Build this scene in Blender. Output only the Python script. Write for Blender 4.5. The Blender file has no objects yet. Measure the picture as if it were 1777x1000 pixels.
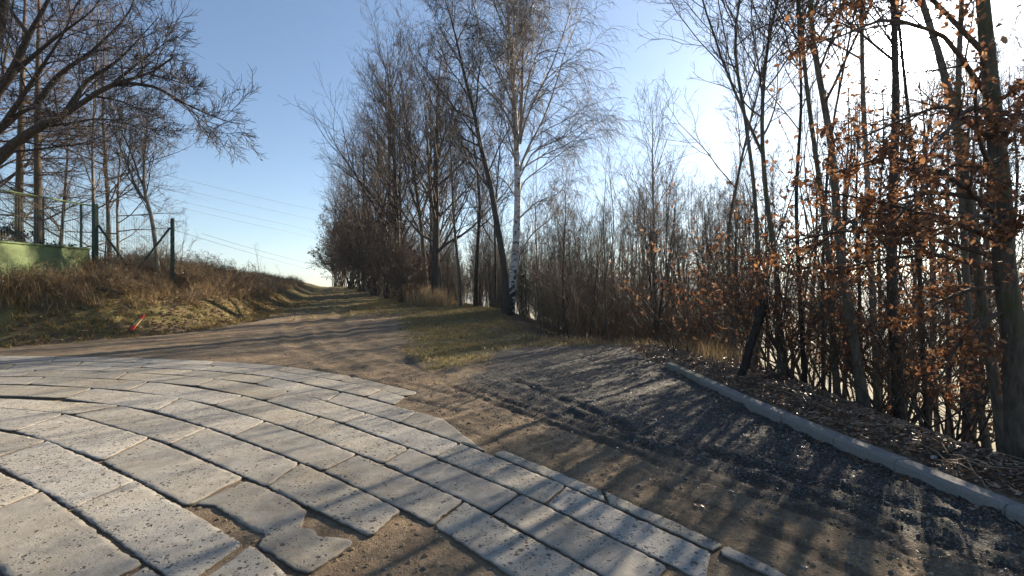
import bpy, bmesh, math, random
import numpy as np
from mathutils import Vector, Matrix

# ------------------------------------------------------------------ camera, sky, sun, exposure
SC = bpy.context.scene
COL = SC.collection
FPX, CX, CY, EYE = 790.0, 888.5, 500.0, 1.65      # focal length and centre in photo pixels, eye height in metres

cam_d = bpy.data.cameras.new("camera")
cam_d.sensor_width = 36.0
cam_d.lens = FPX / 1777.0 * 36.0
cam_d.clip_start = 0.05
cam_d.clip_end = 6000.0
cam = bpy.data.objects.new("camera", cam_d)
COL.objects.link(cam)
cam.location = (0, 0, EYE)
cam.rotation_euler = (math.radians(90), 0, 0)
SC.camera = cam

SUN_AZ, SUN_EL = math.radians(41.2), math.radians(21.3)      # azimuth clockwise from +Y
SUN_DIR = Vector((math.sin(SUN_AZ) * math.cos(SUN_EL), math.cos(SUN_AZ) * math.cos(SUN_EL), math.sin(SUN_EL)))
world = bpy.data.worlds.new("World")
SC.world = world
world.use_nodes = True
wn, wl = world.node_tree.nodes, world.node_tree.links
wn.clear()
w_out = wn.new("ShaderNodeOutputWorld")
w_bg = wn.new("ShaderNodeBackground")
w_bg.inputs["Strength"].default_value = 0.056
w_sky = wn.new("ShaderNodeTexSky")
w_sky.sky_type = 'NISHITA'
w_sky.sun_disc = False
w_sky.sun_elevation = SUN_EL
w_sky.sun_rotation = SUN_AZ
w_sky.altitude = 350
w_sky.air_density = 1.0
w_sky.dust_density = 0.3
w_sky.ozone_density = 1.6
# the sun's aureole: sky brightness that grows towards the sun's own direction
w_tc = wn.new("ShaderNodeTexCoord")
w_dot = wn.new("ShaderNodeVectorMath"); w_dot.operation = 'DOT_PRODUCT'
w_nrm = wn.new("ShaderNodeVectorMath"); w_nrm.operation = 'NORMALIZE'
w_dot.inputs[1].default_value = SUN_DIR
wl.new(w_tc.outputs["Generated"], w_nrm.inputs[0])
wl.new(w_nrm.outputs[0], w_dot.inputs[0])
def w_math(op, a, b):
    n = wn.new("ShaderNodeMath"); n.operation = op
    for i, v in enumerate((a, b)):
        if isinstance(v, (int, float)): n.inputs[i].default_value = v
        else: wl.new(v, n.inputs[i])
    return n.outputs[0]
w_c = w_math('MAXIMUM', w_dot.outputs["Value"], 0.0)
w_a = w_math('MULTIPLY', w_math('POWER', w_c, 12.0), 0.4)
w_b = w_math('MULTIPLY', w_math('POWER', w_c, 70.0), 1.3)
w_e = w_math('ADD', w_math('MULTIPLY', w_math('POWER', w_c, 260.0), 40.0), w_math('MULTIPLY', w_math('POWER', w_c, 3000.0), 900.0))
w_s = w_math('ADD', w_math('ADD', w_a, w_b), w_e)
w_cc = wn.new("ShaderNodeCombineColor")
wl.new(w_s, w_cc.inputs[0]); wl.new(w_s, w_cc.inputs[1]); wl.new(w_s, w_cc.inputs[2])
w_add = wn.new("ShaderNodeMix"); w_add.data_type = 'RGBA'; w_add.blend_type = 'ADD'
w_add.inputs["Factor"].default_value = 1.0
w_tint = wn.new("ShaderNodeMix"); w_tint.data_type = 'RGBA'; w_tint.blend_type = 'MULTIPLY'; w_tint.inputs["Factor"].default_value = 1.0
w_tint.inputs["B"].default_value = (0.92, 0.985, 1.06, 1)
wl.new(w_sky.outputs[0], w_tint.inputs["A"]); wl.new(w_tint.outputs["Result"], w_add.inputs["A"]); wl.new(w_cc.outputs[0], w_add.inputs["B"])
wl.new(w_add.outputs["Result"], w_bg.inputs["Color"])
wl.new(w_bg.outputs[0], w_out.inputs[0])

sun_d = bpy.data.lights.new("sun", 'SUN')
sun_d.energy = 5.0
sun_d.angle = math.radians(0.53)
sun_d.color = (1.0, 0.85, 0.65)
sun = bpy.data.objects.new("sun", sun_d)
COL.objects.link(sun)
sun.rotation_euler = (-SUN_DIR).to_track_quat('-Z', 'Y').to_euler()
sun.location = (30, 30, 30)

SC.view_settings.view_transform = 'Standard'
SC.view_settings.look = 'None'
SC.view_settings.gamma = 1.0
SC.view_settings.use_curve_mapping = False
SC.view_settings.exposure = 1.58
SC.render.engine = 'CYCLES'
SC.cycles.use_denoising = True
SC.cycles.max_bounces = 6
SC.cycles.transparent_max_bounces = 8
SC.cycles.caustics_reflective = False
SC.cycles.caustics_refractive = False
SC.cycles.sample_clamp_indirect = 6.0

# ------------------------------------------------------------------ small helpers
def tag(o, label=None, cat=None, group=None, kind=None):
    if label: o["label"] = label
    if cat: o["category"] = cat
    if group: o["group"] = group
    if kind: o["kind"] = kind
    return o

def empty(name, loc=(0, 0, 0), rz=0.0):
    o = bpy.data.objects.new(name, None)
    o.empty_display_size = 0.2
    o.location = loc
    o.rotation_euler = (0, 0, rz)
    COL.objects.link(o)
    return o

def link(name, me, parent=None):
    o = bpy.data.objects.new(name, me)
    COL.objects.link(o)
    if parent is not None: o.parent = parent
    return o

class Buf:
    """collects vertex and face arrays and makes one mesh of them"""
    def __init__(self):
        self.v, self.q, self.t, self.n = [], [], [], 0
    def add(self, v, q=None, t=None):
        v = np.asarray(v, dtype=np.float64).reshape(-1, 3)
        if q is not None and len(q): self.q.append(np.asarray(q, dtype=np.int64).reshape(-1, 4) + self.n)
        if t is not None and len(t): self.t.append(np.asarray(t, dtype=np.int64).reshape(-1, 3) + self.n)
        self.v.append(v); self.n += len(v)
    def mesh(self, name, mat, smooth=True):
        v = np.concatenate(self.v) if self.v else np.zeros((0, 3))
        q = np.concatenate(self.q) if self.q else np.zeros((0, 4), np.int64)
        t = np.concatenate(self.t) if self.t else np.zeros((0, 3), np.int64)
        me = bpy.data.meshes.new(name)
        me.vertices.add(len(v)); me.vertices.foreach_set("co", v.astype(np.float32).ravel())
        nl = len(q) * 4 + len(t) * 3
        me.loops.add(nl)
        me.loops.foreach_set("vertex_index", np.concatenate([q.ravel(), t.ravel()]).astype(np.int32))
        me.polygons.add(len(q) + len(t))
        st = np.concatenate([np.arange(len(q)) * 4, len(q) * 4 + np.arange(len(t)) * 3]).astype(np.int32)
        me.polygons.foreach_set("loop_start", st)
        me.polygons.foreach_set("use_smooth", np.full(len(q) + len(t), smooth, dtype=bool))
        if mat: me.materials.append(mat)
        me.update(calc_edges=True)
        return me

def nrm(a):
    return a / np.maximum(np.linalg.norm(a, axis=-1, keepdims=True), 1e-9)

def tube_arrays(P, R, sides):
    """P (B,n,3) R (B,n) -> vertices, quads of B open tubes"""
    B, n = P.shape[:2]
    T = np.gradient(P, axis=1)
    T = nrm(T)
    avg = nrm(P[:, -1] - P[:, 0])
    ref = np.where(np.abs(avg[:, 2:3]) > 0.8, np.array([[1.0, 0, 0]]), np.array([[0, 0, 1.0]]))
    U = nrm(np.cross(T, ref[:, None, :]))
    V = np.cross(T, U)
    a = np.arange(sides) * 2 * math.pi / sides
    ring = P[:, :, None, :] + R[:, :, None, None] * (np.cos(a)[None, None, :, None] * U[:, :, None, :] + np.sin(a)[None, None, :, None] * V[:, :, None, :])
    base = (np.arange(B) * n * sides)[:, None, None]
    i = (np.arange(n - 1) * sides)[None, :, None]
    j = np.arange(sides)[None, None, :]
    j2 = (j + 1) % sides
    q = np.stack([base + i + j, base + i + j2, base + i + sides + j2, base + i + sides + j], axis=-1)
    return ring.reshape(-1, 3), q.reshape(-1, 4)

def W(px, py, d):
    return np.array([(px - CX) / FPX * d, d, EYE - (py - CY) / FPX * d])

def G0(px, py):
    d = EYE * FPX / (py - CY)
    return np.array([(px - CX) / FPX * d, d])

def resample(P, n):
    P = np.asarray(P, float)
    s = np.concatenate([[0], np.cumsum(np.linalg.norm(np.diff(P, axis=0), axis=1))])
    # smooth (Catmull-Rom like) via dense linear then box filter
    u = np.linspace(0, s[-1], n * 4)
    D = np.stack([np.interp(u, s, P[:, k]) for k in range(P.shape[1])], 1)
    k = max(3, n // 4 * 2 + 1)
    pad = k // 2
    E = np.concatenate([np.repeat(D[:1], pad, 0) + (np.arange(-pad, 0)[:, None]) * (D[1] - D[0]), D, np.repeat(D[-1:], pad, 0) + (np.arange(1, pad + 1)[:, None]) * (D[-1] - D[-2])])
    ker = np.ones(k) / k
    D = np.stack([np.convolve(E[:, c], ker, 'valid') for c in range(P.shape[1])], 1)
    return D[np.linspace(0, len(D) - 1, n).astype(int)]

def hash2(ix, iy, seed):
    h = (ix.astype(np.int64) * 374761393 + iy.astype(np.int64) * 668265263 + seed * 1442695041) & 0x7fffffff
    h = ((h ^ (h >> 13)) * 1274126177) & 0x7fffffff
    return ((h ^ (h >> 16)) & 0xffffff) / float(0xffffff)

def vnoise(x, y, scale, seed=0):
    x = x * scale; y = y * scale
    ix, iy = np.floor(x), np.floor(y)
    fx, fy = x - ix, y - iy
    fx = fx * fx * (3 - 2 * fx); fy = fy * fy * (3 - 2 * fy)
    a, b = hash2(ix, iy, seed), hash2(ix + 1, iy, seed)
    c, d = hash2(ix, iy + 1, seed), hash2(ix + 1, iy + 1, seed)
    return (a * (1 - fx) + b * fx) * (1 - fy) + (c * (1 - fx) + d * fx) * fy - 0.5

def sstep(a, b, x):
    t = np.clip((x - a) / (b - a), 0, 1)
    return t * t * (3 - 2 * t)

def sdist(px, py, poly):
    """signed distance to an open polyline, positive on its right-hand side, plus arc position"""
    best = np.full(px.shape, 1e18); sg = np.ones(px.shape); arc = np.zeros(px.shape); acc = 0.0
    for (ax, ay), (bx, by) in zip(poly[:-1], poly[1:]):
        dx, dy = bx - ax, by - ay
        L2 = dx * dx + dy * dy
        t = np.clip(((px - ax) * dx + (py - ay) * dy) / L2, 0, 1)
        ex, ey = px - (ax + t * dx), py - (ay + t * dy)
        d2 = ex * ex + ey * ey
        m = d2 < best
        best = np.where(m, d2, best)
        cr = dx * (py - ay) - dy * (px - ax)
        sg = np.where(m, np.where(cr < 0, 1.0, -1.0), sg)
        arc = np.where(m, acc + t * math.sqrt(L2), arc)
        acc += math.sqrt(L2)
    return np.sqrt(best) * sg, arc

def in_poly(px, py, poly):
    c = np.zeros(px.shape, bool)
    n = len(poly)
    for i in range(n):
        x1, y1 = poly[i]; x2, y2 = poly[(i + 1) % n]
        m = ((y1 > py) != (y2 > py))
        xx = (x2 - x1) * (py - y1) / ((y2 - y1) if y2 != y1 else 1e-9) + x1
        c ^= m & (px < xx)
    return c

# ------------------------------------------------------------------ materials
def new_mat(name):
    m = bpy.data.materials.new(name)
    m.use_nodes = True
    nt = m.node_tree
    nt.nodes.clear()
    out = nt.nodes.new("ShaderNodeOutputMaterial")
    return m, nt, out

class NT:
    def __init__(self, nt): self.nt = nt
    def n(self, typ, **kw):
        nd = self.nt.nodes.new(typ)
        for k, v in kw.items(): setattr(nd, k, v)
        return nd
    def l(self, a, b): self.nt.links.new(a, b)
    def put(self, sock, v):
        if hasattr(v, "is_linked") or hasattr(v, "node"): self.l(v, sock)
        else: sock.default_value = v
    def noise(self, vec, scale, detail=4, rough=0.55, col=False, dist=0.0):
        nd = self.n("ShaderNodeTexNoise")
        nd.inputs["Scale"].default_value = scale; nd.inputs["Detail"].default_value = detail
        nd.inputs["Roughness"].default_value = rough; nd.inputs["Distortion"].default_value = dist
        if vec is not None: self.l(vec, nd.inputs["Vector"])
        return nd.outputs["Color" if col else "Fac"]
    def vor(self, vec, scale, out="Distance", feature='F1', rand=1.0):
        nd = self.n("ShaderNodeTexVoronoi", feature=feature)
        nd.inputs["Scale"].default_value = scale
        nd.inputs["Randomness"].default_value = rand
        if vec is not None: self.l(vec, nd.inputs["Vector"])
        return nd.outputs[out]
    def ramp(self, fac, stops):
        nd = self.n("ShaderNodeValToRGB")
        cr = nd.color_ramp
        while len(cr.elements) < len(stops): cr.elements.new(0.5)
        for e, (p, c) in zip(cr.elements, stops):
            e.position = p; e.color = (*c, 1) if len(c) == 3 else c
        self.l(fac, nd.inputs["Fac"])
        return nd.outputs["Color"]
    def mix(self, fac, a, b, mode='MIX'):
        nd = self.n("ShaderNodeMix", data_type='RGBA', blend_type=mode)
        self.put(nd.inputs["Factor"], fac)
        for s, v in (("A", a), ("B", b)):
            if isinstance(v, tuple): nd.inputs[s].default_value = (*v, 1) if len(v) == 3 else v
            else: self.l(v, nd.inputs[s])
        return nd.outputs["Result"]
    def math(self, op, a, b=0.0, c=None, clamp=False):
        nd = self.n("ShaderNodeMath", operation=op, use_clamp=clamp)
        self.put(nd.inputs[0], a); self.put(nd.inputs[1], b)
        if c is not None: self.put(nd.inputs[2], c)
        return nd.outputs[0]
    def mrange(self, v, a, b, c=0.0, d=1.0):
        nd = self.n("ShaderNodeMapRange")
        self.l(v, nd.inputs[0])
        for i, x in enumerate((a, b, c, d)): nd.inputs[i + 1].default_value = x
        return nd.outputs[0]
    def bump(self, h, strength, dist, normal=None):
        nd = self.n("ShaderNodeBump")
        nd.inputs["Strength"].default_value = strength; nd.inputs["Distance"].default_value = dist
        self.l(h, nd.inputs["Height"])
        if normal is not None: self.l(normal, nd.inputs["Normal"])
        return nd.outputs[0]
    def bsdf(self, col, rough, normal=None, spec=0.3):
        nd = self.n("ShaderNodeBsdfPrincipled")
        self.put(nd.inputs["Base Color"], (*col, 1) if isinstance(col, tuple) else col)
        self.put(nd.inputs["Roughness"], rough)
        nd.inputs["Specular IOR Level"].default_value = spec
        if normal is not None: self.l(normal, nd.inputs["Normal"])
        return nd.outputs[0]

def bark_mat(name, dark, light, moss=None, scale=1.0):
    m, nt, out = new_mat(name); N = NT(nt)
    tc = N.n("ShaderNodeTexCoord"); mp = N.n("ShaderNodeMapping")
    mp.inputs["Scale"].default_value = (9 * scale, 9 * scale, 2.2 * scale)
    N.l(tc.outputs["Object"], mp.inputs["Vector"])
    f = N.noise(mp.outputs[0], 3.0, 6, 0.65)
    g = N.noise(tc.outputs["Object"], 1.3, 3)
    c = N.ramp(f, [(0.30, dark), (0.7, light)])
    if moss: c = N.mix(N.mrange(g, 0.5, 0.68), c, moss)
    oi = N.n("ShaderNodeObjectInfo")
    hs = N.n("ShaderNodeHueSaturation"); N.l(c, hs.inputs["Color"])
    N.l(N.mrange(oi.outputs["Random"], 0, 1, 0.7, 1.25), hs.inputs["Value"])
    b = N.bump(f, 0.8, 0.02)
    N.l(N.bsdf(hs.outputs[0], 0.85, b, 0.2), out.inputs[0])
    return m

M_BARK = bark_mat("bark_grey_brown", (0.045, 0.037, 0.03), (0.155, 0.128, 0.098), (0.085, 0.095, 0.035))
M_BARK_DARK = bark_mat("bark_dark", (0.024, 0.02, 0.017), (0.082, 0.066, 0.053))
M_BARK_WARM = bark_mat("bark_warm", (0.06, 0.04, 0.025), (0.20, 0.135, 0.08), (0.12, 0.11, 0.05))
M_BARK_PALE = bark_mat("bark_pale", (0.10, 0.085, 0.065), (0.30, 0.26, 0.20))
M_CHAR = bark_mat("charred_wood", (0.016, 0.013, 0.011), (0.065, 0.052, 0.043))
def plain_mat(name, col, rough=0.8, var=0.25, spec=0.25, scale=20):
    m, nt, out = new_mat(name); N = NT(nt)
    tc = N.n("ShaderNodeTexCoord")
    f = N.noise(tc.outputs["Object"], scale, 4)
    lo = tuple(c * (1 - var) for c in col); hi = tuple(min(1, c * (1 + var)) for c in col)
    N.l(N.bsdf(N.ramp(f, [(0.3, lo), (0.7, hi)]), rough, N.bump(f, 0.3, 0.004), spec), out.inputs[0])
    return m
M_TWIG = plain_mat("twig_brown", (0.075, 0.055, 0.042), 0.75, 0.3, 0.25, 4)
M_TWIG_WARM = plain_mat("twig_warm", (0.15, 0.10, 0.062), 0.75, 0.3, 0.25, 4)
M_STEM = plain_mat("dead_stem", (0.29, 0.21, 0.12), 0.8, 0.35, 0.2, 3)
M_TWIG_DARK = plain_mat("twig_dark", (0.045, 0.034, 0.03), 0.7, 0.3, 0.3, 4)
M_TWIG_PALE = plain_mat("twig_pale", (0.25, 0.19, 0.13), 0.7, 0.3, 0.3, 4)

def birch_mat():
    m, nt, out = new_mat("birch_bark"); N = NT(nt)
    tc = N.n("ShaderNodeTexCoord"); mp = N.n("ShaderNodeMapping")
    mp.inputs["Scale"].default_value = (2.2, 2.2, 9.0)
    N.l(tc.outputs["Object"], mp.inputs["Vector"])
    f = N.noise(mp.outputs[0], 1.6, 5, 0.6)
    g = N.noise(tc.outputs["Object"], 2.2, 4, 0.6)
    white = N.ramp(g, [(0.3, (0.42, 0.39, 0.35)), (0.65, (0.62, 0.60, 0.56))])
    marks = N.mrange(f, 0.56, 0.61)
    sx = N.n("ShaderNodeSeparateXYZ"); N.l(tc.outputs["Object"], sx.inputs[0])
    low = N.mrange(sx.outputs[2], 0.2, 3.2, 1.0, 0.0)
    patch = N.mrange(N.math('ADD', N.noise(tc.outputs["Object"], 5.0, 5), N.math('MULTIPLY', low, 0.22)), 0.58, 0.66)
    c = N.mix(N.math('MAXIMUM', marks, patch), white, (0.035, 0.03, 0.027))
    N.l(N.bsdf(c, 0.65, N.bump(f, 0.4, 0.01), 0.3), out.inputs[0])
    return m
M_BIRCH = birch_mat()
M_BIRCH_LIMB = plain_mat("birch_limb_bark", (0.30, 0.255, 0.21), 0.65, 0.35, 0.3, 6)
M_BIRCH_TWIG = plain_mat("birch_twig", (0.105, 0.08, 0.068), 0.65, 0.3, 0.3, 4)

def leaf_mat(name, cols, transl=0.55, rough=0.5):
    m, nt, out = new_mat(name); N = NT(nt)
    tc = N.n("ShaderNodeTexCoord"); oi = N.n("ShaderNodeObjectInfo"); geo = N.n("ShaderNodeNewGeometry")
    r = N.math('FRACT', N.math('ADD', oi.outputs["Random"], geo.outputs["Random Per Island"]))
    c = N.ramp(r, [(i / (len(cols) - 1), cc) for i, cc in enumerate(cols)])
    f = N.noise(tc.outputs["Object"], 45, 3)
    c = N.mix(N.mrange(f, 0.5, 0.75, 0, 0.5), c, (0.09, 0.045, 0.02))
    d = N.bsdf(c, rough, None, 0.35)
    t = N.n("ShaderNodeBsdfTranslucent"); N.l(c, t.inputs["Color"])
    mx = N.n("ShaderNodeMixShader"); mx.inputs[0].default_value = transl
    N.l(d, mx.inputs[1]); N.l(t.outputs[0], mx.inputs[2]); N.l(mx.outputs[0], out.inputs[0])
    return m
M_LEAF = leaf_mat("beech_leaf_brown", [(0.14, 0.07, 0.04), (0.25, 0.115, 0.055), (0.38, 0.20, 0.095), (0.19, 0.095, 0.055), (0.30, 0.125, 0.055), (0.42, 0.26, 0.15)], 0.68)
M_HEDGE = leaf_mat("hedge_leaf", [(0.09, 0.045, 0.025), (0.15, 0.075, 0.04), (0.07, 0.04, 0.025), (0.19, 0.10, 0.055)], 0.3)
M_LITTER = leaf_mat("fallen_leaf", [(0.13, 0.08, 0.05), (0.26, 0.165, 0.10), (0.09, 0.055, 0.036), (0.17, 0.115, 0.075), (0.42, 0.33, 0.24), (0.30, 0.125, 0.045), (0.12, 0.075, 0.05), (0.36, 0.27, 0.19)], 0.2, 0.32)
M_GRASS = leaf_mat("short_grass", [(0.15, 0.135, 0.035), (0.30, 0.225, 0.075), (0.40, 0.30, 0.125), (0.20, 0.165, 0.05), (0.44, 0.33, 0.16), (0.24, 0.16, 0.07)], 0.4)
M_DRY = leaf_mat("dry_grass", [(0.32, 0.22, 0.11), (0.44, 0.32, 0.165), (0.21, 0.14, 0.07), (0.38, 0.27, 0.14), (0.54, 0.41, 0.23)], 0.35)
M_EVERGREEN = leaf_mat("evergreen_leaf", [(0.012, 0.022, 0.010), (0.025, 0.035, 0.014), (0.018, 0.028, 0.012)], 0.2)

def terrain_mat():
    m, nt, out = new_mat("terrain"); N = NT(nt)
    geo = N.n("ShaderNodeNewGeometry"); P = geo.outputs["Position"]
    a1 = N.n("ShaderNodeAttribute", attribute_name="zone_a"); s1 = N.n("ShaderNodeSeparateColor"); N.l(a1.outputs["Color"], s1.inputs[0])
    a2 = N.n("ShaderNodeAttribute", attribute_name="zone_b"); s2 = N.n("ShaderNodeSeparateColor"); N.l(a2.outputs["Color"], s2.inputs[0])
    gravel, grass, litter = s1.outputs[0], s1.outputs[1], s1.outputs[2]
    field, damp, hill = s2.outputs[0], s2.outputs[1], s2.outputs[2]
    n_big = N.noise(P, 0.55, 4); n_mid = N.noise(P, 3.5, 5, 0.6); n_fine = N.noise(P, 28, 5, 0.7); n_grit = N.noise(P, 110, 3, 0.7)
    def wob(mask, w=0.5):
        return N.mrange(N.math('ADD', mask, N.math('MULTIPLY', N.math('SUBTRACT', N.math('ADD', N.math('MULTIPLY', n_mid, 0.6), N.math('MULTIPLY', n_fine, 0.4)), 0.5), w * 2.0)), 0.35, 0.65)
    # sandy brown dirt with grit
    dirt = N.mix(N.mrange(n_mid, 0.35, 0.68), (0.16, 0.113, 0.07), (0.315, 0.232, 0.146))
    dirt = N.mix(N.mrange(n_big, 0.42, 0.62, 0, 0.55), dirt, (0.22, 0.18, 0.13))
    dirt = N.mix(N.mrange(n_grit, 0.58, 0.72, 0, 0.7), dirt, (0.30, 0.25, 0.19))
    dirt = N.mix(N.mrange(n_grit, 0.42, 0.30, 0, 0.6), dirt, (0.055, 0.042, 0.03))
    dirt = N.mix(N.mrange(N.noise(P, 9.0, 6, 0.72), 0.5, 0.66, 0, 0.7), dirt, (0.105, 0.078, 0.05))
    dirt = N.mix(N.mrange(N.noise(P, 17.0, 5, 0.75), 0.57, 0.68, 0, 0.6), dirt, (0.33, 0.26, 0.18))
    pv_ = N.n("ShaderNodeTexVoronoi"); pv_.inputs["Scale"].default_value = 38; N.l(P, pv_.inputs["Vector"])
    ps_ = N.n("ShaderNodeSeparateColor"); N.l(pv_.outputs["Color"], ps_.inputs[0])
    peb = N.math('MULTIPLY', N.mrange(pv_.outputs["Distance"], 0.34, 0.22), N.math('GREATER_THAN', ps_.outputs[0], 0.62))
    dirt = N.mix(N.math('MULTIPLY', peb, 0.8), dirt, N.ramp(ps_.outputs[1], [(0.0, (0.07, 0.055, 0.042)), (0.6, (0.24, 0.19, 0.135)), (1.0, (0.42, 0.37, 0.30))]))
    # dark crushed stone
    vc = N.vor(P, 80, "Color"); vs = N.n("ShaderNodeSeparateColor"); N.l(vc, vs.inputs[0])
    vd = N.vor(P, 80, "Distance")
    grav = N.ramp(vs.outputs[0], [(0.0, (0.024, 0.023, 0.022)), (0.5, (0.058, 0.055, 0.051)), (0.84, (0.115, 0.106, 0.095)), (1.0, (0.30, 0.265, 0.22))])
    grav = N.mix(N.mrange(N.math('ADD', N.math('MULTIPLY', n_mid, 0.6), N.math('MULTIPLY', n_fine, 0.4)), 0.5, 0.66, 0, 0.75), grav, (0.10, 0.078, 0.054))
    # turf soil, straw thatch
    turf = N.ramp(n_fine, [(0.3, (0.075, 0.066, 0.025)), (0.5, (0.20, 0.165, 0.06)), (0.72, (0.33, 0.26, 0.115))])
    turf = N.mix(N.mrange(n_mid, 0.54, 0.66, 0, 0.7), turf, (0.085, 0.095, 0.028))
    turf = N.mix(N.mrange(N.noise(P, 1.9, 5, 0.65), 0.45, 0.6, 0, 0.9), turf, (0.135, 0.095, 0.055))
    turf = N.mix(N.mrange(n_grit, 0.45, 0.3, 0, 0.7), turf, (0.035, 0.027, 0.016))
    lit = N.ramp(N.noise(P, 16, 6, 0.75), [(0.32, (0.035, 0.024, 0.017)), (0.5, (0.11, 0.074, 0.048)), (0.68, (0.25, 0.175, 0.115))])
    fld = N.mix(N.noise(P, 0.06, 4), (0.25, 0.195, 0.11), (0.19, 0.165, 0.085))
    hil = N.mix(N.noise(P, 0.012, 5, 0.6), (0.05, 0.052, 0.035), (0.12, 0.115, 0.07))
    c = dirt
    gm = wob(gravel, 0.55)
    c = N.mix(gm, c, grav)
    c = N.mix(N.math('MULTIPLY', wob(damp, 0.5), 0.5), c, (0.045, 0.036, 0.028))
    c = N.mix(wob(grass, 0.6), c, turf)
    c = N.mix(wob(litter, 0.4), c, lit)
    c = N.mix(field, c, fld)
    c = N.mix(hill, c, hil)
    stone_h = N.math('MULTIPLY', N.math('SUBTRACT', 0.6, vd), gm)
    h = N.math('ADD', N.math('MULTIPLY', n_fine, 1.25), N.math('MULTIPLY', stone_h, 0.9))
    h = N.math('ADD', h, N.math('MULTIPLY', n_grit, 0.7))
    h = N.math('ADD', h, N.math('MULTIPLY', n_mid, 0.7))
    h = N.math('ADD', h, N.math('MULTIPLY', peb, N.math('MULTIPLY', N.math('SUBTRACT', 1.0, gm), 0.5)))
    near = N.math('SUBTRACT', 1.0, N.math('MAXIMUM', field, hill))
    b = N.n("ShaderNodeBump"); b.inputs["Distance"].default_value = 0.03
    N.l(N.math('MULTIPLY', near, 0.85), b.inputs["Strength"]); N.l(h, b.inputs["Height"])
    rough = N.math('SUBTRACT', 0.92, N.math('MULTIPLY', gm, 0.22))
    N.l(N.bsdf(c, rough, b.outputs[0], 0.25), out.inputs[0])
    return m
M_TERRAIN = terrain_mat()

def slab_mat():
    m, nt, out = new_mat("pitted_concrete_slab"); N = NT(nt)
    geo = N.n("ShaderNodeNewGeometry"); P = geo.outputs["Position"]
    oi = N.n("ShaderNodeObjectInfo"); ea = N.n("ShaderNodeAttribute", attribute_name="edge")
    off = N.n("ShaderNodeVectorMath", operation='ADD')
    N.l(P, off.inputs[0])
    comb = N.n("ShaderNodeCombineXYZ"); N.l(N.math('MULTIPLY', oi.outputs["Random"], 37.0), comb.inputs[0])
    N.l(comb.outputs[0], off.inputs[1]); P = off.outputs[0]
    big = N.noise(P, 1.7, 4); mid = N.noise(P, 9, 6, 0.65); fine = N.noise(P, 90, 4, 0.7)
    c = N.mix(N.mrange(mid, 0.3, 0.7), (0.25, 0.23, 0.19), (0.40, 0.37, 0.31))
    c = N.mix(N.mrange(big, 0.45, 0.7, 0, 0.5), c, (0.30, 0.295, 0.285))
    c = N.mix(N.mrange(fine, 0.55, 0.75, 0, 0.45), c, (0.55, 0.53, 0.48))
    c = N.mix(N.mrange(fine, 0.42, 0.28, 0, 0.45), c, (0.16, 0.15, 0.135))
    W0 = geo.outputs["Position"]
    st = N.mrange(N.math('ADD', N.math('MULTIPLY', N.noise(W0, 0.9, 5, 0.6), 0.6), N.math('MULTIPLY', N.noise(W0, 6.0, 5, 0.7), 0.4)), 0.47, 0.62, 0, 0.55)
    c = N.mix(st, c, (0.225, 0.185, 0.135))
    st2 = N.mrange(N.noise(W0, 2.3, 6, 0.7), 0.54, 0.66, 0, 0.6)
    c = N.mix(st2, c, (0.17, 0.165, 0.155))
    # pits where pebbles fell out: two sizes, clustered
    warp = N.n("ShaderNodeVectorMath", operation='ADD'); N.l(P, warp.inputs[0])
    wn_ = N.n("ShaderNodeVectorMath", operation='SCALE'); N.l(N.noise(P, 30, 2, col=True), wn_.inputs[0]); wn_.inputs["Scale"].default_value = 0.03
    N.l(wn_.outputs[0], warp.inputs[1])
    clus = N.mrange(N.math('ADD', N.noise(P, 3.2, 3), N.math('MULTIPLY', oi.outputs["Random"], 0.30)), 0.44, 0.74)
    def pits(scale, thr, dens):
        v = N.n("ShaderNodeTexVoronoi"); v.inputs["Scale"].default_value = scale; N.l(warp.outputs[0], v.inputs["Vector"])
        sc = N.n("ShaderNodeSeparateColor"); N.l(v.outputs["Color"], sc.inputs[0])
        size = N.math('MULTIPLY', sc.outputs[1], thr)
        hole = N.math('SUBTRACT', 1.0, N.math('DIVIDE', v.outputs["Distance"], N.math('ADD', size, 0.04)), clamp=True)
        keep = N.math('LESS_THAN', sc.outputs[0], N.math('MULTIPLY', clus, dens))
        return N.math('MULTIPLY', N.mrange(hole, 0.0, 0.35), keep)
    p = N.math('MAXIMUM', N.math('MAXIMUM', pits(17, 0.36, 0.34), pits(30, 0.44, 0.66)), pits(62, 0.46, 0.6))
    c = N.mix(N.math('MULTIPLY', p, 0.9), c, (0.075, 0.068, 0.06))
    # soil rubbed along the broken edges
    e = N.mrange(N.math('ADD', ea.outputs["Fac"], N.math('MULTIPLY', N.math('SUBTRACT', mid, 0.5), 1.3)), 0.5, 0.95, 0, 0.75)
    c = N.mix(e, c, (0.15, 0.115, 0.078))
    c = N.mix(N.mrange(ea.outputs["Fac"], 0.86, 0.98, 0, 0.92), c, (0.085, 0.066, 0.047))
    hs = N.n("ShaderNodeHueSaturation"); N.l(c, hs.inputs["Color"])
    N.l(N.mrange(oi.outputs["Random"], 0, 1, 0.76, 1.14), hs.inputs["Value"])
    N.l(N.mrange(N.math('FRACT', N.math('MULTIPLY', oi.outputs["Random"], 7.3)), 0, 1, 0.75, 1.15), hs.inputs["Saturation"])
    h = N.math('SUBTRACT', N.math('ADD', N.math('MULTIPLY', mid, 0.7), N.math('MULTIPLY', fine, 0.35)), N.math('MULTIPLY', p, 1.3))
    N.l(N.bsdf(hs.outputs[0], 0.8, N.bump(h, 0.75, 0.012), 0.3), out.inputs[0])
    return m
M_SLAB = slab_mat()
M_KERB_MOSS = plain_mat("kerb_concrete_mossy", (0.185, 0.185, 0.145), 0.85, 0.3, 0.2, 12)
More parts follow.
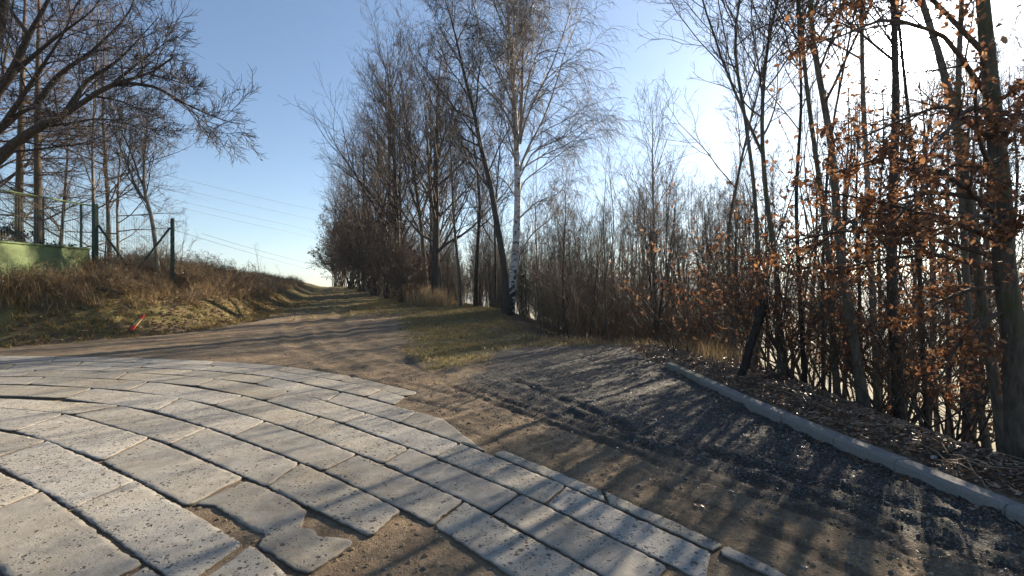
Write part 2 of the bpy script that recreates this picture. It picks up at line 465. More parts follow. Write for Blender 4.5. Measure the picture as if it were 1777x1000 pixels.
M_KERB = plain_mat("kerb_concrete", (0.215, 0.205, 0.19), 0.85, 0.15, 0.25, 60)
def painted(name, col, rust):
    m, nt, out = new_mat(name); N = NT(nt)
    tc = N.n("ShaderNodeTexCoord"); f = N.noise(tc.outputs["Object"], 6, 6, 0.7); g = N.noise(tc.outputs["Object"], 1.2, 3)
    c = N.mix(N.mrange(f, 0.56, 0.66), N.ramp(g, [(0.3, tuple(x * 0.75 for x in col)), (0.7, tuple(x * 1.15 for x in col))]), rust)
    N.l(N.bsdf(c, 0.7, N.bump(f, 0.3, 0.004), 0.3), out.inputs[0])
    return m
M_GREEN_WALL = painted("green_painted_plinth", (0.18, 0.235, 0.095), (0.13, 0.12, 0.06))
M_GREEN_POST = painted("green_painted_steel", (0.045, 0.075, 0.05), (0.06, 0.05, 0.035))
M_GREEN_RAIL = painted("green_painted_rail", (0.13, 0.185, 0.07), (0.10, 0.10, 0.05))
M_WIRE = plain_mat("mesh_wire", (0.20, 0.22, 0.16), 0.55, 0.2, 0.4, 10)
M_CABLE = plain_mat("cable", (0.10, 0.11, 0.12), 0.5, 0.1, 0.3, 1)
M_STAKE_RED = plain_mat("stake_red_paint", (0.72, 0.055, 0.03), 0.6, 0.12, 0.3, 30)
M_STAKE_WOOD = plain_mat("stake_wood", (0.50, 0.36, 0.16), 0.75, 0.2, 0.2, 30)
def stone_mat():
    m, nt, out = new_mat("loose_stone"); N = NT(nt)
    geo = N.n("ShaderNodeNewGeometry")
    c = N.ramp(geo.outputs["Random Per Island"], [(0, (0.03, 0.03, 0.033)), (0.55, (0.07, 0.07, 0.072)), (0.85, (0.15, 0.14, 0.125)), (1.0, (0.36, 0.33, 0.29))])
    N.l(N.bsdf(c, 0.45, None, 0.5), out.inputs[0])
    return m
M_STONE = stone_mat()
M_CLOD = plain_mat("dirt_clod", (0.20, 0.15, 0.095), 0.95, 0.4, 0.1, 9)

# ------------------------------------------------------------------ lie of the land
_ty = np.linspace(-60, 400, 2301)
def smooth_table(xs, ys, w=31):
    v = np.interp(_ty, xs, ys)
    k = np.ones(w) / w
    return np.convolve(np.pad(v, w // 2, mode='edge'), k, 'valid')
T_TRACK = smooth_table([-60, 12.2, 16, 20, 26, 36, 46, 53, 62, 80, 200, 400], [0, 0, .12, .27, .58, 1.22, 1.72, 1.84, 1.5, 0.6, -4, -8])
T_PLAT = smooth_table([-60, 18, 22, 30, 47, 60, 80, 200, 400], [2.45, 2.45, 2.40, 2.34, 2.45, 2.15, 1.2, -3.6, -8])
ztrack = lambda y: np.interp(y, _ty, T_TRACK)
zplat = lambda y: np.interp(y, _ty, T_PLAT)
DROP = [(4.0, -60), (4.0, 3.3), (4.3, 5), (4.5, 7), (5.0, 10.8), (3.9, 12.9), (0.7, 14.0), (-0.1, 18), (-0.8, 24.5), (-6.2, 33), (-13, 46), (-24, 66), (-60, 130), (-200, 400)]
BANK = [(-120, 4), (-60, 8), (-18, 11.6), (-14.4, 12.6), (-12.6, 14.4), (-11.7, 16.5), (-11.5, 18.7), (-11.9, 21.5), (-13.9, 30), (-18.2, 44), (-22.5, 54), (-31, 72), (-120, 260)]
KERB = [(3.16, 9.4), (3.2, 7.67), (3.22, 6.37), (3.33, 4.72), (3.42, 4.07), (3.50, 3.23), (3.62, 1.8), (3.72, 0.3), (3.8, -1.2)]
RUTS = [([G0(*p) for p in ((800, 664), (880, 698), (1000, 738), (1200, 800), (1400, 864), (1620, 940), (1800, 1004))], 0.075, 0.032),
        ([G0(*p) for p in ((755, 660), (900, 716), (1080, 780), (1230, 834), (1400, 890), (1600, 965))], 0.065, 0.028),
        ([G0(*p) for p in ((868, 650), (950, 684), (1020, 712), (1100, 748), (1250, 790), (1450, 850), (1700, 915))], 0.10, 0.055),
        ([G0(*p) for p in ((820, 655), (900, 690), (1000, 722), (1080, 748))], 0.12, 0.028),
        ([G0(*p) for p in ((1050, 805), (1180, 858), (1330, 918), (1500, 1000))], 0.05, 0.018),
        ([G0(*p) for p in ((640, 655), (720, 668), (800, 690))], 0.07, 0.02),
        ([G0(*p) for p in ((690, 612), (705, 622), (735, 645))], 0.10, 0.03)]
OUT_PX = [(-400, 614), (0, 617), (125, 619), (248, 621.5), (360, 626), (450, 630), (500, 636), (560, 643), (615, 653), (680, 668), (728, 680.5), (704, 688), (755, 699), (800, 711.5), (770, 727), (824, 748), (876, 767.5), (853, 784), (883, 780), (972, 817), (1038, 846), (1135, 885.5), (1196, 910), (1256.6, 944), (1333, 975.6), (1378, 998), (1460, 1042)]
PAVE_POLY = [tuple(G0(*p)) for p in OUT_PX] + [(2.2, 0.3), (2.6, -3), (-16, -3), (-26, 9.0)]
PAVE_EDGE = [tuple(G0(*p)) for p in OUT_PX]
BEECH_XY = (4.55, 4.25)

def land(x, y):
    """ground height and the surface masks at x, y"""
    x = np.asarray(x, float); y = np.asarray(y, float)
    r = np.hypot(x, y)
    s, _ = sdist(x, y, DROP)
    q, _ = sdist(x, y, BANK); q = -q
    k, _ = sdist(x, y, KERB[::-1])
    zt = ztrack(y)
    bank = 1 - np.exp(-(np.maximum(q, 0) / 1.75) ** 1.35)
    z = zt + (zplat(y) - zt) * bank
    fine = vnoise(x, y, 5.5, 1) * 0.5 + vnoise(x, y, 14, 2) * 0.3 + vnoise(x, y, 34, 3) * 0.2
    mid = vnoise(x, y, 0.9, 4) * 0.7 + vnoise(x, y, 2.1, 5) * 0.3
    z = z + bank * (mid * 0.5 + fine * 0.16)
    inside = in_poly(x, y, PAVE_POLY)
    e, _ = sdist(x, y, PAVE_EDGE)
    e = np.abs(e)
    open_ = (~inside) & (q < 0)
    # kerb strip and slope down to the valley
    right = sstep(0.05, 0.16, k) * (y < 9.45) * (x > 0)
    strip = right * (0.10 + 0.10 * np.exp(-((k - 0.65) / 0.35) ** 2))
    sp = np.maximum(s, 0)
    north = sstep(9, 22, y)
    slope = 0.74 * (1 - north) + 0.42 * north
    fall = slope * sp * sp / (sp + 0.7)
    zf = -15.5
    zr = z + strip - fall
    zr = np.where(zr < zf + 3, zf + 3 * np.exp((zr - zf - 3) / 3), zr)
    far = sstep(150, 700, sp)
    zr = zr + far * sstep(-60, 180, x) * (34 + 16 * vnoise(x, y, 0.004, 8)) + sstep(60, 200, sp) * vnoise(x, y, 0.011, 9) * 5
    z = np.where(s > -0.6, zr, z + strip)
    z = z + 0.028 * np.exp(-(k / 0.09) ** 2) * (k < 0.02) * (y < 9.4) * (x > 0) * (0.8 + 1.4 * vnoise(x, y, 2.2, 91))
    z = z + sstep(0.0, 2.0, s) * (mid * 0.35) + (s > -1.5) * fine * 0.05
    amp = np.where(inside, np.where(r < 6, 0.02, 0.012), 0.06)
    z = z + (q < 0) * fine * amp * np.clip(sstep(-0.02, 0.35, e) + 0.25, 0, 1)
    z = z + (open_ & (s < 0)) * mid * 0.035 * sstep(0.2, 1.5, e)
    z = np.where(inside, z - np.where(r < 6, 0.020, 0.030), z - 0.008 * np.exp(-e / 0.1))
    for off_, wd_ in ((-1.6, 0.22), (0.1, 0.25)):
        tl = [(-1.5 + off_, 9.0), (-4.2 + off_, 12.5), (-7.3 + off_, 18.5), (-9.6 + off_, 26), (-14 + off_, 38), (-21 + off_, 56)]
        dt, _ = sdist(x, y, tl)
        z = z - 0.05 * np.exp(-(dt / wd_) ** 2) * (~inside) * (q < -0.3) * (0.6 + vnoise(x, y, 0.8, 77)) + 0.025 * np.exp(-((np.abs(dt) - wd_ * 1.9) / (wd_ * 0.6)) ** 2) * (~inside) * (q < -0.3)
    damp = np.zeros_like(z)
    for poly, wd, dp in RUTS:
        d, arc = sdist(x, y, poly)
        end = sstep(0, 0.9, arc)
        wob = 1 + vnoise(x, y, 1.2, 21) * 0.5
        tread = 1 + 0.35 * np.sin(arc * 2 * math.pi / 0.085) * (np.abs(d) < wd)
        cut = np.exp(-(d / wd) ** 4)
        berm = np.exp(-((np.abs(d) - wd * 1.75) / (wd * 0.55)) ** 2)
        on = end * wob * (~inside) * (k < -0.12)
        z = z + on * dp * 0.55 * (-cut * tread * 0.8 + berm * (0.7 + 0.5 * vnoise(x, y, 5, 30)))
        damp = np.maximum(damp, on * np.exp(-(d / (wd * 1.25)) ** 2))
    # masks
    gline = [tuple(G0(*p)) for p in ((840, 600), (845, 640), (800, 660), (900, 712), (1040, 765), (1160, 815), (1300, 880), (1420, 925), (1600, 1000), (1800, 1080))]
    gd, _ = sdist(x, y, gline[::-1])
    gravel = sstep(-0.8, 0.9, gd) * (1 - 0.35 * sstep(6.5, 3.0, y)) * (y < 14.2) * (k < 0.03) * (x > -1.2) * (s < 0.1) * (~inside)
    verge = [tuple(p) for p in ((-5.9, 24.5), (-4.7, 19), (-3.2, 14.5), (-2.6, 11.2), (-1.5, 9.2), (-0.75, 9.9), (-0.3, 11.8), (0.5, 12.6), (2.2, 12.9), (4.2, 12.7), (1.5, 14.8), (0.2, 18), (-0.6, 25), (-6, 33.5), (-12, 44), (-22, 62), (-30, 62), (-17, 40), (-10.5, 32))]
    gr1 = in_poly(x, y, verge).astype(float)
    vd, _ = sdist(x, y, verge + verge[:1]); vd = np.abs(vd)
    gr1 = np.where(gr1 > 0, 0.5 + np.clip(vd / 1.6, 0, 0.5), 0.5 - np.clip(vd / 0.9, 0, 0.5)) * (s < 0.3)
    gr2 = sstep(-0.8, 0.9, q) * sstep(900, 300, r)
    midline = sstep(17, 27, y) * 0.9 * (s < 0)
    grass = np.maximum(np.maximum(gr1, gr2), midline)
    litter = np.maximum(sstep(0.08, 0.22, k) * (y < 9.6) * (x > 0), sstep(-0.35, 0.25, s)) * sstep(110, 70, sp)
    litter = np.maximum(litter, 0.55 * sstep(0.9, 2.0, q + mid * 1.2) * sstep(60, 40, y))
    field = sstep(22, 34, sp) * (z < 0)
    hill = sstep(150, 260, sp)
    return z, dict(gravel=gravel, grass=grass, litter=litter, field=field, damp=np.clip(damp, 0, 1), hill=hill, s=s, q=q, k=k, inside=inside)

def zland(x, y):
    return float(land(np.array([float(x)]), np.array([float(y)]))[0][0])

def build_terrain():
    th = np.concatenate([np.arange(-62, 62.01, 0.36), np.arange(65, 298, 3.5)]) * math.pi / 180
    rr = [0.6]
    while rr[-1] < 28: rr.append(rr[-1] * (1.0095 if rr[-1] > 1.8 else 1.06))
    while rr[-1] < 1050: rr.append(rr[-1] * 1.032)
    rr = np.array(rr)
    TH, RR = np.meshgrid(th, rr, indexing='ij')
    X, Y = RR * np.sin(TH), RR * np.cos(TH)
    nt_, nr = X.shape
    X = np.concatenate([X.ravel(), [0.0]]); Y = np.concatenate([Y.ravel(), [0.0]])
    Z, mk = land(X, Y)
    i = np.arange(nt_)[:, None]; j = np.arange(nr - 1)[None, :]
    i2 = (i + 1) % nt_
    quads = np.stack([i * nr + j, i * nr + j + 1, i2 * nr + j + 1, i2 * nr + j], -1).reshape(-1, 4)
    tris = np.stack([np.full(nt_, nt_ * nr), np.arange(nt_) * nr, ((np.arange(nt_) + 1) % nt_) * nr], -1)
    V = np.stack([X, Y, Z], 1)
    # shared vertex normals so that the pieces meet without a seam
    fn = np.cross(V[quads[:, 2]] - V[quads[:, 0]], V[quads[:, 3]] - V[quads[:, 1]])
    VN = np.zeros_like(V)
    for c in range(4): np.add.at(VN, quads[:, c], fn)
    VN[-1] = (0, 0, 1)
    VN = nrm(VN); VN *= np.sign(VN[:, 2:3] + 1e-9)
    qi = quads[:, 0]
    cls = np.full(len(quads), 'ground', dtype=object)
    cls[mk['grass'][qi] > 0.5] = 'grass_verge'
    cls[(mk['q'][qi] < 0) & (mk['s'][qi] < 0) & (mk['grass'][qi] <= 0.5) & (~mk['inside'][qi])] = 'dirt_track'
    cls[mk['gravel'][qi] > 0.5] = 'gravel_patch'
    cls[mk['q'][qi] > -0.1] = 'grass_bank'
    cls[(mk['litter'][qi] > 0.5) & (mk['q'][qi] < 0)] = 'wooded_slope'
    cls[mk['field'][qi] > 0.5] = 'field'
    cls[mk['hill'][qi] > 0.5] = 'hills'
    cls[mk['inside'][qi]] = 'paved_road'
    A1 = np.stack([mk['gravel'], mk['grass'], mk['litter'], np.ones_like(Z)], 1)
    A2 = np.stack([mk['field'], mk['damp'], mk['hill'], np.ones_like(Z)], 1)
    objs = {}
    for name in sorted(set(cls)):
        q = quads[cls == name]
        t = tris if name == 'paved_road' else np.zeros((0, 3), int)
        used = np.unique(np.concatenate([q.ravel(), t.ravel()]))
        rem = np.full(len(V), -1); rem[used] = np.arange(len(used))
        b = Buf(); b.add(V[used], rem[q][:, ::-1], rem[t] if len(t) else None)
        me = b.mesh(name, M_TERRAIN)
        for an, A in (("zone_a", A1), ("zone_b", A2)):
            at = me.attributes.new(an, 'FLOAT_COLOR', 'POINT')
            at.data.foreach_set("color", A[used].astype(np.float32).ravel())
        me.normals_split_custom_set_from_vertices([tuple(v) for v in VN[used]])
        objs[name] = tag(link(name, me), kind='structure')
    return objs
LAND = build_terrain()

# ------------------------------------------------------------------ haze over the valley
HAZE = True
if HAZE:
    bm = bmesh.new(); bmesh.ops.create_cube(bm, size=1.0)
    me = bpy.data.meshes.new("haze"); bm.to_mesh(me); bm.free()
    hz = link("haze", me)
    hz.scale = (2300, 2300, 110); hz.location = (0, 0, 30)
    mh, nt, out = new_mat("haze_air")
    pv = nt.nodes.new("ShaderNodeVolumePrincipled")
    pv.inputs["Color"].default_value = (0.72, 0.86, 1.0, 1)
    pv.inputs["Density"].default_value = 0.00042
    pv.inputs["Anisotropy"].default_value = 0.45
    nt.links.new(pv.outputs[0], out.inputs["Volume"])
    me.materials.append(mh)
    tag(hz, kind='stuff')

# ------------------------------------------------------------------ paving slabs
def px_line(pts): return np.array([G0(*p) for p in pts])
L = {}
L['0'] = OUT_PX[:11]
L['1'] = [(-400, 624), (0, 626), (150, 628), (250, 629.5), (350, 633.5), (450, 638.5), (496, 645.6), (547, 653), (585, 659.5), (610, 664.6), (655, 672), (704, 688)]
L['2'] = [(-400, 630), (0, 632), (134, 634.5), (250, 637.5), (330, 641.5), (395, 645), (440, 649.5), (476, 655), (521.5, 663.3), (562, 674.7), (638, 687.4), (683.6, 702.6), (721.6, 712.7), (770, 726.6)]
L['3'] = [(-400, 641), (0, 641.8), (50, 642.3), (162, 643.5), (228, 646), (314, 650.8), (372, 656), (450, 665.8), (501, 677), (562, 695), (635.5, 716.8), (693, 731), (738.6, 747), (790, 767.5), (824, 775), (851, 786.7), (900, 806), (915, 812), (979.6, 839), (1016, 855), (1054, 873), (1094, 890), (1126, 903.5), (1180, 930.5), (1241, 956.4), (1270, 969), (1315, 993.6), (1375, 1022), (1440, 1050)]
L['4'] = [(-400, 656), (0, 654), (53, 653), (124, 654), (157, 656), (228, 660), (289, 664), (337, 668), (405, 682), (458, 693.7), (532, 717.8), (598, 732.3), (628, 747), (682, 766), (711.6, 778.8), (754, 791), (810.6, 816), (842, 829), (882.7, 844.5), (898, 852.5), (950, 873), (1014, 906), (1056, 930), (1108, 955.5), (1157.6, 980), (1198, 998), (1275, 1034), (1310, 1052)]
L['5'] = [(-400, 668), (0, 666), (76, 667), (116.5, 671), (164.6, 673.6), (223, 677.5), (278.5, 683), (326.7, 692.4), (375, 702), (419, 719.4), (468, 731), (503, 743), (548, 758.7), (612.6, 785.5), (666.6, 803.5), (709, 824), (770, 851), (807, 868.5), (856, 889), (890.5, 909), (927.6, 928.5), (984.5, 963), (1014, 980.5), (1046, 999), (1110, 1035), (1140, 1052)]
L['6'] = [(-400, 683), (0, 685), (86, 689), (142, 695), (207.6, 701.5), (258, 709.5), (312, 725.5), (351, 739.7), (371.6, 745), (398.6, 755.7), (427, 764), (473, 784), (520, 802.5), (563, 817), (597, 833), (635, 851), (671, 871), (707, 886.5), (754, 907.5), (786.5, 930), (818.6, 951), (853, 975.6), (890, 999), (940, 1030), (965, 1050)]
L['7'] = [(-400, 694), (0, 700), (60, 706), (126.6, 719.2), (173, 730.5), (213, 745), (262, 759), (305, 773), (344.6, 792), (393.5, 815), (444, 837.5), (502.6, 862), (536, 883), (581, 899), (615, 912), (642, 933)]
L['8'] = [(-400, 715), (-100, 730), (0, 740.5), (22, 748), (81, 760.5), (101, 767.5), (132, 783), (174, 796), (194, 811), (228, 830), (266, 848), (310, 870), (325, 877), (374, 910), (430.6, 936), (444, 949), (480, 978), (507, 998), (540, 1022), (570, 1050)]
L['9'] = [(-300, 745), (-120, 775), (0, 804.7), (28.7, 821.6), (52, 840), (75.6, 854), (115, 874), (153, 903), (176.5, 921), (198, 946), (248.5, 975), (288, 997), (330, 1024), (360, 1050)]
L['10'] = [(-300, 830), (-140, 905), (-60, 946), (0, 985), (50, 1020), (95, 1058)]
L['x'] = [(874, 780), (883, 780.5), (972, 817), (1038, 846), (1135, 885.5), (1196, 910), (1256.6, 944), (1333, 975.6), (1378, 998), (1460, 1042)]
L['y'] = L['3'][15:]
def smooth_line(P):
    """even spacing and a gentle smoothing, the courses are laid true"""
    sl = np.concatenate([[0], np.cumsum(np.linalg.norm(np.diff(P, axis=0), axis=1))])
    n = max(8, int(sl[-1] / 0.12)); u = np.linspace(0, sl[-1], n)
    D = np.stack([np.interp(u, sl, P[:, 0]), np.interp(u, sl, P[:, 1])], 1)
    E = D.copy()
    for _ in range(30):
        E[1:-1] = 0.25 * E[:-2] + 0.5 * E[1:-1] + 0.25 * E[2:]
    return E
LW = {k: smooth_line(px_line(v)) for k, v in L.items()}
COURSES = [
    ('0', '1', [((-250, 620), (-270, 625)), ((-60, 616), (-75, 626)), ((105, 618), (90, 627)), ((250, 622), (228, 629)), ((372, 627), (355, 634)), ((501, 636), (486, 644)), ((615, 653), (587, 660)), ((728, 680.5), (704, 688))]),
    ('1', '2', [((-320, 624), (-340, 631)), ((-150, 625), (-170, 631)), ((-10, 626), (-30, 632)), ((142, 628), (134, 634.5)), ((260, 630), (244, 637)), ((372, 634.5), (350, 642.5)), ((460, 640), (436, 649)), ((552, 654), (524, 663)), ((666, 676), (638, 687.4)), ((704, 688), (683, 702))]),
    ('2', '3', [((-230, 631), (-250, 641)), ((-90, 631.5), (-110, 641.5)), ((30, 632), (8, 642)), ((197, 636), (172, 643.5)), ((339, 642), (306, 650)), ((476, 655), (445, 665)), ((592, 680), (566, 696)), ((724, 713), (697, 732)), ((876, 767.5), (852, 787))]),
    ('3', '4', [((-300, 641), (-320, 656)), ((-110, 641.5), (-130, 655)), ((61, 643), (38, 653)), ((223, 646), (200, 658.5)), ((375, 656.5), (344, 669)), ((504, 678), (463, 695)), ((635, 717), (599, 733)), ((799, 769), (757, 792)), ((985, 841), (949, 873)), ((1239, 956), (1225, 1011))]),
    ('x', 'y', [((874, 780), (853, 787)), ((1045, 849), (1056, 873.5)), ((1256, 944), (1243, 957)), ((1440, 1030), (1420, 1040))]),
    ('4', '5', [((-250, 655), (-280, 667)), ((-90, 654.5), (-120, 666.5)), ((80, 653.5), (50, 666.7)), ((261, 662), (223, 677.5)), ((425, 686), (375, 702)), ((556, 723), (513, 746)), ((709, 778), (667, 803.6)), ((905, 855), (857, 889.5)), ((1162, 982), (1120, 1040))]),
    ('5', '6', [((-300, 667.5), (-340, 683.3)), ((-40, 666), (-80, 684.5)), ((164, 673.5), (111, 691.5)), ((314, 690), (271, 713)), ((463, 730), (404, 757)), ((621, 788), (563, 817)), ((806, 868), (757, 909)), ((1090, 1024), (945, 1033))]),
    ('6', '7', [((-220, 684), (-260, 696)), ((215, 702.5), (127, 719.2)), ((358, 742), (296, 770)), ((522, 803), (463, 845)), ((700, 884), (642, 933))]),
    ('7', '8', [((-200, 697), (-260, 722)), ((115, 717), (26, 748.5)), ((262, 759), (180, 800)), ((424, 828), (327, 878))]),
    ('8', '9', [((-120, 729), (-200, 762)), ((88, 763), (-20, 799)), ((234, 833), (126, 882)), ((433, 938), (320, 1018))]),
    ('9', '10', [((-100, 780), (-235, 858)), ((72, 852), (-105, 922)), ((252, 977), (92, 1058))]),
]

def make_slab(U, Wl, ja, jb, rng, road, extra=None):
    def param(Lw, p):
        p = G0(*p)
        s = np.concatenate([[0], np.cumsum(np.linalg.norm(np.diff(Lw, axis=0), axis=1))])
        best = (1e9, 0)
        for i in range(len(Lw) - 1):
            a, b = Lw[i], Lw[i + 1]
            t = np.clip(np.dot(p - a, b - a) / np.dot(b - a, b - a), 0, 1)
            d = np.linalg.norm(p - a - t * (b - a))
            if d < best[0]: best = (d, s[i] + t * (s[i + 1] - s[i]))
        return best[1], s
    def sub(Lw, p, q):
        a, s = param(Lw, p); b, _ = param(Lw, q)
        n = max(3, int(abs(b - a) / 0.10) + 1)
        u = np.linspace(a, b, n)
        C = np.stack([np.interp(u, s, Lw[:, 0]), np.interp(u, s, Lw[:, 1])], 1)
        chord = C[0] + (C[-1] - C[0]) * np.linspace(0, 1, n)[:, None]
        return chord + 0.3 * (C - chord)
    up = sub(U, ja[0], jb[0]); lo = sub(Wl, jb[1], ja[1])
    def seg(a, b):
        n = max(2, int(np.linalg.norm(b - a) / 0.09) + 1)
        return a + (b - a) * np.linspace(0, 1, n + 1)[1:-1, None]
    ring = np.concatenate([up, seg(up[-1], lo[0]), lo, seg(lo[-1], up[0])])
    return slab_from_ring(ring, rng, road)

def densify(ring, step):
    out = []
    n = len(ring)
    for i in range(n):
        a, b = ring[i], ring[(i + 1) % n]
        m = max(1, int(np.linalg.norm(b - a) / step))
        for k in range(m): out.append(a + (b - a) * k / m)
    return np.array(out)

def offset_ring(ring, dist):
    prv, nxt = np.roll(ring, 1, 0), np.roll(ring, -1, 0)
    t = nrm(nxt - prv)
    n = np.stack([-t[:, 1], t[:, 0]], 1)
    return ring + n * (dist[:, None] if np.ndim(dist) else dist)

def slab_from_ring(ring, rng, road, gap=0.009):
    area = 0.5 * np.sum(ring[:, 0] * np.roll(ring[:, 1], -1) - np.roll(ring[:, 0], -1) * ring[:, 1])
    if area < 0: ring = ring[::-1]
    ctr = ring.mean(0)
    far = np.linalg.norm(ctr)
    step = 0.028 if far < 4.5 else (0.045 if far < 8 else 0.07)
    cl = np.vstack([ring, ring[:1]])
    sl = np.concatenate([[0], np.cumsum(np.linalg.norm(np.diff(cl, axis=0), axis=1))])
    m = max(24, int(sl[-1] / step))
    u = np.arange(m) * sl[-1] / m
    ring = np.stack([np.interp(u, sl, cl[:, 0]), np.interp(u, sl, cl[:, 1])], 1)
    sd = int(rng.integers(1, 9999))
    nz = vnoise(ring[:, 0], ring[:, 1], 4, sd) * 0.006 + vnoise(ring[:, 0], ring[:, 1], 14, sd + 1) * 0.013 + vnoise(ring[:, 0], ring[:, 1], 40, sd + 3) * 0.014
    def inset(src, dist):
        """offset inwards; points that fall too close to the outline at a corner collapse onto their neighbours"""
        p = offset_ring(src, dist)
        a, b = ring, np.roll(ring, -1, 0)
        ab = b - a
        t = np.clip(((p[:, None] - a[None]) * ab[None]).sum(-1) / np.maximum((ab * ab).sum(-1), 1e-12)[None], 0, 1)
        dmin = np.linalg.norm(p[:, None] - a[None] - t[..., None] * ab[None], axis=-1).min(1)
        ok = dmin > np.broadcast_to(dist, (len(p),)) * 0.93
        if ok.sum() < 4: return src
        idx = np.arange(len(p)); good = idx[ok]
        n_ = len(p)
        out = p.copy()
        for i_ in idx[~ok]:
            dd = np.abs(good - i_); dd = np.minimum(dd, n_ - dd)
            out[i_] = p[good[np.argmin(dd)]]
        return out
    base = np.maximum(gap + nz, 0.003)
    r0 = inset(ring, base); r1 = inset(ring, base + 0.003); r2 = inset(ring, base + 0.009); r3 = inset(ring, base + 0.04)
    tilt = rng.normal(0, 0.002, 2); lift = rng.normal(0.0, 0.003)
    def lvl(r, dz):
        return np.column_stack([r, dz + lift + (r - ctr) @ tilt])
    chip = np.maximum(vnoise(r1[:, 0], r1[:, 1], 9, sd + 2) - 0.12, 0) * 0.03
    rings = [lvl(r0, -0.075), lvl(r0, -0.010 - chip), lvl(r1, -0.003 - chip * 0.6), lvl(r2, -0.0006), lvl(r3, 0.0)]
    bm = bmesh.new()
    el = bm.verts.layers.float.new("edge")
    vr = []
    for kk, r in enumerate(rings):
        row = []
        for p in r:
            v = bm.verts.new(p); v[el] = (1.0, 1.0, 0.8, 0.5, 0.0)[kk]; row.append(v)
        vr.append(row)
    n = len(ring)
    for a, b in zip(vr[:-1], vr[1:]):
        for i in range(n):
            bm.faces.new((a[i], a[(i + 1) % n], b[(i + 1) % n], b[i]))
    f = bm.faces.new(vr[-1])
    bmesh.ops.triangulate(bm, faces=[f])
    bmesh.ops.remove_doubles(bm, verts=bm.verts[:], dist=0.0004)
    for f in bm.faces: f.smooth = True
    me = bpy.data.meshes.new("paving_slab"); bm.to_mesh(me); bm.free()
    me.materials.append(M_SLAB)
    return link("paving_slab", me, road)

rng = np.random.default_rng(11)
ROAD = LAND['paved_road']
for u, w, js in COURSES:
    for ja, jb in zip(js[:-1], js[1:]):
        make_slab(LW[u], LW[w], ja, jb, rng, ROAD)
# the courses go on beside and behind the camera
A0, B0 = LW['10'][0], LW['10'][-1]
dr_ = nrm((B0 - A0)[None])[0]; nl_ = np.array([dr_[1], -dr_[0]])
for c_ in range(5):
    u0 = -4.0 + 0.55 * (c_ % 2)
    while u0 < 4.6:
        w_ = rng.uniform(1.0, 1.3)
        a_ = A0 + nl_ * 0.62 * c_ + dr_ * u0
        if a_[0] > -6.5 - 1.5 * c_ and a_[0] + w_ * dr_[0] < 0.4 - 0.5 * c_:
            slab_from_ring(np.array([a_, a_ + dr_ * w_, a_ + dr_ * w_ + nl_ * 0.62, a_ + nl_ * 0.62]), rng, ROAD)
        u0 += w_
# broken slabs beside the bare hole
def px_slab(pts):
    return slab_from_ring(np.array([G0(*p) for p in pts]), rng, ROAD, 0.008)
px_slab([(426, 832), (444, 838), (502, 862), (534, 885), (525, 912), (547, 917), (556, 928), (583, 930), (615, 934), (611, 944), (590, 962), (532, 997), (507, 987), (444, 947), (456, 927), (428, 914), (382, 886), (370, 877), (334, 874)])
px_slab([(436, 944), (452, 952), (483, 981), (507, 1001), (545, 1027), (500, 1052), (385, 1052), (330, 1020)])
px_slab([(255, 980), (285, 998), (325, 1024), (355, 1048), (230, 1050), (205, 1010)])

# ------------------------------------------------------------------ kerb
kerb = tag(empty("kerb", (3.3, 6, 0)), "straight grey concrete kerb between the dark gravel and the leaf litter", "kerb")
kx = np.array(KERB)
ks = np.concatenate([[0], np.cumsum(np.linalg.norm(np.diff(kx, axis=0), axis=1))])
kerb_joint = [0, 1.72, 3.04, 3.86, 4.68, 5.34, 6.18, 7.18, 8.18, 9.18, 10.18]
for a, b in zip(kerb_joint[:-1], kerb_joint[1:]):
    a2, b2 = a + 0.004, min(b, ks[-1]) - 0.004
    p = np.array([np.interp(a2, ks, kx[:, 0]), np.interp(a2, ks, kx[:, 1])]); q = np.array([np.interp(b2, ks, kx[:, 0]), np.interp(b2, ks, kx[:, 1])])
    t = (q - p) / np.linalg.norm(q - p); nn = np.array([-t[1], t[0]])     # towards the slope, the line runs towards the camera
    bm = bmesh.new()
    prof = [(0.0, -0.15), (0.0, 0.085), (0.012, 0.108), (0.022, 0.115), (0.145, 0.115), (0.15, 0.108), (0.15, -0.15)]
    jit = rng.normal(0, 0.003, 3)
    zs = 0.0
    rows = []
    for e, pt in enumerate((p, q)):
        rows.append([bm.verts.new((*(pt + nn * (o + jit[0])), z + jit[1])) for o, z in prof])
    m = len(prof)
    for i in range(m): bm.faces.new((rows[0][i], rows[1][i], rows[1][(i + 1) % m], rows[0][(i + 1) % m]))
    bm.faces.new(rows[0][::-1]); bm.faces.new(rows[1])
    bmesh.ops.recalc_face_normals(bm, faces=bm.faces)
    me = bpy.data.meshes.new("kerb_stone"); bm.to_mesh(me); bm.free()
    me.materials.append(M_KERB_MOSS if a == 0 else M_KERB)
    o = link("kerb_stone", me, kerb); o.location = (-3.3, -6, 0)
    if a == 0: o["label"] = "greenish mossy kerb stone at the far end"

# ------------------------------------------------------------------ trees
def interp_at(P, R, t):
    """P (B,n,3), R (B,n), t (B,m) -> position, direction, radius at t"""
    B, n = P.shape[:2]
    u = np.clip(t, 0, 0.9999) * (n - 1)
    i = np.floor(u).astype(int); f = (u - i)[..., None]
    b = np.arange(B)[:, None]
    p0, p1 = P[b, i], P[b, i + 1]
    r = R[b, i] * (1 - f[..., 0]) + R[b, i + 1] * f[..., 0]
    return p0 * (1 - f) + p1 * f, nrm(p1 - p0), r

def lengths(P): return np.linalg.norm(np.diff(P, axis=1), axis=2).sum(1)

